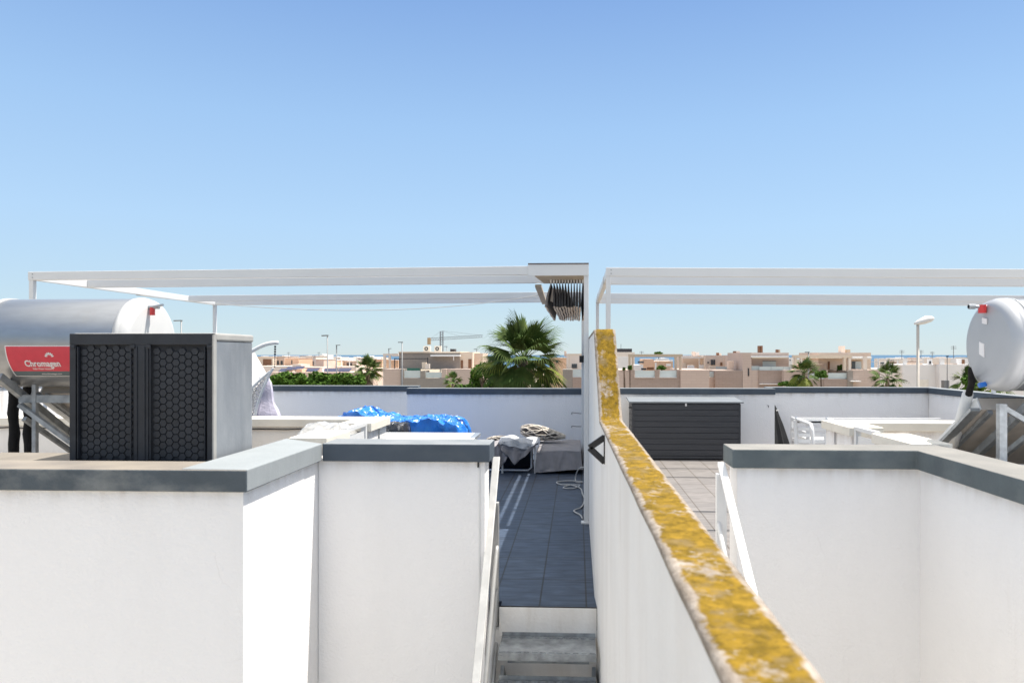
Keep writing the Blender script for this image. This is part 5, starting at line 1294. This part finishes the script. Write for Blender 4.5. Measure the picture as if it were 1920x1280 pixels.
# --- crane
cr = thing('tower_crane', (at(828, 660, 330).x, 330, GZ - 5), 'distant tower crane above the taupe house', 'crane')
Yc_ = 330; bz = at(828, 634, Yc_)
def lattice(p, q, s, n, r=.09):
    m = MB(); p, q = Vector(p), Vector(q); d = (q - p).normalized(); u = Vector((0,1,0)); v = d.cross(u).normalized()
    cs = [u*s/2 + v*s/2, -u*s/2 + v*s/2, -u*s/2 - v*s/2, u*s/2 - v*s/2]
    for c in cs: m.tube([p + c, q + c], r, 4)
    for i in range(n):
        a = p.lerp(q, i/n); b = p.lerp(q, (i+1)/n)
        for k in range(4): m.tube([a + cs[k], b + cs[(k+1) % 4]], r*.7, 3, False)
    return m
lattice((bz.x, Yc_, GZ - 5), (bz.x, Yc_, at(828, 621, Yc_).z), 1.3, 22, .13).build('mast', CRANEM, cr)
lattice(at(806, 636, Yc_), at(905, 630, Yc_), 1.1, 22, .09).build('jib', CRANEM, cr)
cw = at(805, 637, Yc_); MB().box(cw.x - .8, cw.x + .6, Yc_ - .8, Yc_ + .8, cw.z - 2.2, cw.z + 1).build('counterweight', CRANEY, cr)
m = MB()
for (a, b) in (((828, 620), (808, 634)), ((828, 620), (862, 630)), ((828, 620), (900, 628))): m.tube([at(*a, Yc_), at(*b, Yc_)], .05, 4)
m.build('stay_cable', CRANEM, cr)

# --- palms
def fan_palm(name, label, cat, seed, H, R_, nf, trunk_r, dead=14, blades=20, group=None):
    rnd = random.Random(seed)
    t = thing(name, (0, 0, 0), label, cat, group)
    m = MB(); m.tube([(0,0,0), (.05,.0,H*.4), (0,.05,H*.8), (0,0,H)], [trunk_r*1.3, trunk_r, trunk_r*.95, trunk_r*.8], 12); m.build('trunk', TRUNK, t, smooth=True)
    def frond(m, az, el, Lp, Lb, droop, fold=.25, nb=blades, base=H, spread=2.2, hang=False):
        d = Vector((math.cos(az)*math.cos(el), math.sin(az)*math.cos(el), math.sin(el)))
        o_ = Vector((0, 0, base)); pts = []
        for i in range(5):
            u = i / 4; p = o_ + d * Lp * u; p.z -= droop * u * u * Lp * .5; pts.append(p)
        m.tube(pts, [.022, .018, .015, .012, .010], 4)
        tip = pts[-1]; d2 = (pts[-1] - pts[-2]).normalized()
        side = d2.cross(Vector((0,0,1))); side = side.normalized() if side.length > .01 else Vector((1,0,0))
        up = side.cross(d2).normalized()
        rollv = rnd.uniform(-.5, .5); side, up = side*math.cos(rollv) + up*math.sin(rollv), up*math.cos(rollv) - side*math.sin(rollv)
        for k in range(nb):
            a = (k / (nb - 1) - .5) * spread
            bd = (d2 * math.cos(a) + side * math.sin(a) - up * fold * abs(math.sin(a))).normalized()
            L = Lb * (1 - .28 * abs(a) / (spread/2)) * rnd.uniform(.88, 1.08)
            wv = bd.cross(up).normalized() * (L * spread / nb * .58)
            mid = tip + bd * L * .55; mid.z -= droop * L * .10
            end = tip + bd * L; end.z -= droop * L * rnd.uniform(.25, .55) + (.10*L)
            q = tip + bd * L * .80; q.z -= droop * L * .24
            b = len(m.v); m.v += [tip - wv*.06, tip + wv*.06, mid + wv*.66 + up*.02*L, mid - wv*.66, q + wv*.22, q - wv*.22, end]
            m.f += [[b, b+1, b+2, b+3], [b+3, b+2, b+4, b+5], [b+5, b+4, b+6]]
    m = MB(); my = MB()
    for i in range(nf):
        az = i * 2.399 + rnd.uniform(-.25, .25); u = (i + .5) / nf
        el = R(84) - u ** .9 * R(104) + rnd.uniform(-.2, .2)
        Lp = R_ * rnd.uniform(.24, .52); Lb = R_ * rnd.uniform(.44, .58)
        frond(my if (u > .6 and rnd.random() < .35) else m, az, el, Lp, Lb, .12 + u * .6, fold=rnd.uniform(.1, .5))
    m.build('crown', LEAF, t, recalc=False)
    if my.v: my.build('yellow_fronds', LEAFY, t, recalc=False)
    if dead:
        md = MB()
        for i in range(dead):
            az = i * 2.399 + rnd.uniform(-.3, .3); el = R(-38) - rnd.random() * R(40)
            frond(md, az, el + R(rnd.uniform(0, 28)), R_ * rnd.uniform(.35, .6), R_ * rnd.uniform(.4, .6), .8, .6, base=H - rnd.random()*R_*.4, spread=1.5)
        md.build('dead_fronds', DEAD, t, recalc=False)
    return t
def place_palm(o, px, py, Y, rz=0, sc=1.0):       # py = where the crown centre sits
    a = at(px, py, Y); o.location = (a.x, Y, a.z - (o['_h']) * sc); o.rotation_euler = (0, 0, rz); o.scale = (sc, sc, sc)
def mk(label, seed, H, R_, nf, tr, dead, blades, px, py, Y, rz, cat='palm tree', group=None):
    o = fan_palm('palm_tree', label, cat, seed, H, R_, nf, tr, dead, blades, group)
    a = at(px, py, Y); o.location = (a.x, Y, a.z - H); o.rotation_euler = (0, 0, rz); return o
# the big one stands nearest; its foot is on the ground
def hgt(px, py, Y): return at(px, py, Y).z - GZ
mk('biggest palm, with spiky fans and a brown skirt, behind the left parapet', 4, hgt(980, 672, 34), 3.0, 62, .24, 90, 24, 982, 676, 34, .9)
mk('palm with dense green fans left of the taupe house', 8, hgt(692, 693, 60), 1.85, 34, .2, 26, 16, 690, 693, 60, .2)
mk('little palm whose fans just clear the parapet left of the biggest palm', 12, hgt(848, 716, 58), 1.25, 22, .15, 8, 14, 850, 716, 58, 1.1)
mk('palm in front of the deep roof pergola on the right', 15, hgt(1507, 700, 70), 2.1, 28, .2, 16, 14, 1507, 700, 70, 2.1)
mk('palm with spread fans left of the beige street lamp', 21, hgt(1664, 708, 66), 2.3, 26, .2, 10, 14, 1664, 710, 66, .7)
mk('palm half hidden by the grey water tank', 25, hgt(1812, 714, 50), 1.5, 24, .2, 8, 14, 1814, 716, 50, 1.7)
mk('small palm low behind the right side parapet below the tank', 27, hgt(1860, 724, 45), 1.3, 20, .2, 6, 14, 1862, 726, 45, .9)
# --- broadleaf trees and bushes
def tree(name, label, cat, px, py, Y, w_, h_, seed, n=2600, leaf=.16, mt=LEAFT):
    rnd = random.Random(seed); c = at(px, py, Y)
    t = thing(name, (c.x, Y, GZ), label, cat)
    m = MB(); m.tube([(c.x, Y, GZ), (c.x + .1, Y, (GZ + c.z)/2), (c.x, Y, c.z)], [.2, .14, .06], 8)
    for k in range(7):
        a = k * 2.4; m.tube([(c.x, Y, c.z - h_*.6), (c.x + w_*.3*math.cos(a), Y + w_*.3*math.sin(a), c.z + h_*.15)], [.07, .02], 5)
    m.build('trunk', TRUNK, t)
    lobes = [(Vector((rnd.uniform(-.75, .75)*w_, rnd.uniform(-.6, .6)*w_, rnd.uniform(-.6, .55)*h_)), rnd.uniform(.28, .5)) for _ in range(13)]
    m = MB()
    for i in range(n):
        lc_, lr = rnd.choice(lobes); d = Vector((rnd.gauss(0,1), rnd.gauss(0,1), rnd.gauss(0,1))).normalized() * (rnd.random() ** .4)
        p = c + lc_ + Vector((d.x * lr * w_, d.y * lr * w_, d.z * lr * h_ * 1.1))
        a = Vector((rnd.gauss(0,1), rnd.gauss(0,1), rnd.gauss(0,.6))).normalized(); b = a.orthogonal().normalized(); b = (b * math.cos(i) + a.cross(b) * math.sin(i))
        s = leaf * rnd.uniform(.6, 1.3)
        bi = len(m.v); m.v += [p - a*s, p + b*s*.5, p + a*s, p - b*s*.5]; m.f.append([bi, bi+1, bi+2, bi+3])
    m.build('crown', mt, t, recalc=False)
    return t
tl = ['leftmost green tree behind the left parapet, beside the hanging chair', 'second green tree from the hanging chair', 'third green tree from the hanging chair', 'fourth green tree, just left of the tall lamp pole', 'fifth green tree, just right of the tall lamp pole', 'sixth green tree, touching the left palm', ]
for i, (px, py, w_) in enumerate(((518, 712, 1.1), (548, 714, 1.1), (578, 710, 1.2), (604, 711, 1.1), (634, 711, 1.15), (660, 714, 1.0))):
    tree('leafy_tree', tl[i], 'tree', px, py + 4, 55, w_, .75, 30 + i)
tree('leafy_tree', 'green bush low against the left side of the biggest palm', 'tree', 905, 708, 40, .75, .9, 40, 1800, .12)
tree('leafy_tree', 'green bush between the little palm and the biggest palm', 'tree', 880, 724, 45, .6, .35, 41, 900, .12)
tree('round_shrub', 'round dark shrub on the balcony beside the right palms', 'shrub', 1539, 701, 84, .75, .55, 42, 1500, .14)
tree('round_shrub', 'shrub on the terrace under the deep roof pergola', 'shrub', 1577, 690, 92, .4, .55, 43, 700, .14)
tree('leafy_tree', 'low leafy bush along the foot of the right palms', 'shrub', 1490, 722, 72, 1.6, .4, 44, 1500, .16)
tree('leafy_tree', 'dark bushy tree behind the black pipe of the right water heater', 'tree', 1830, 716, 48, .9, .7, 45, 1800, .12)
tree('potted_plant', 'plant on the corner of the brown clad house roof', 'plant', 1181, 689, 88, .25, .4, 46, 400, .12)
tree('potted_plant', 'small plant on the roof edge beside the lichen capped wall', 'plant', 1170, 691, 88, .18, .25, 48, 260, .1)
tree('potted_plant', 'planter greenery inside the beige roof pergola', 'plant', 1240, 689, 90, .6, .3, 47, 700, .12)
tree('leafy_tree', 'far treetop just over the beige roof pergola', 'tree', 1235, 662, 200, 1.3, .4, 49, 500, .3)
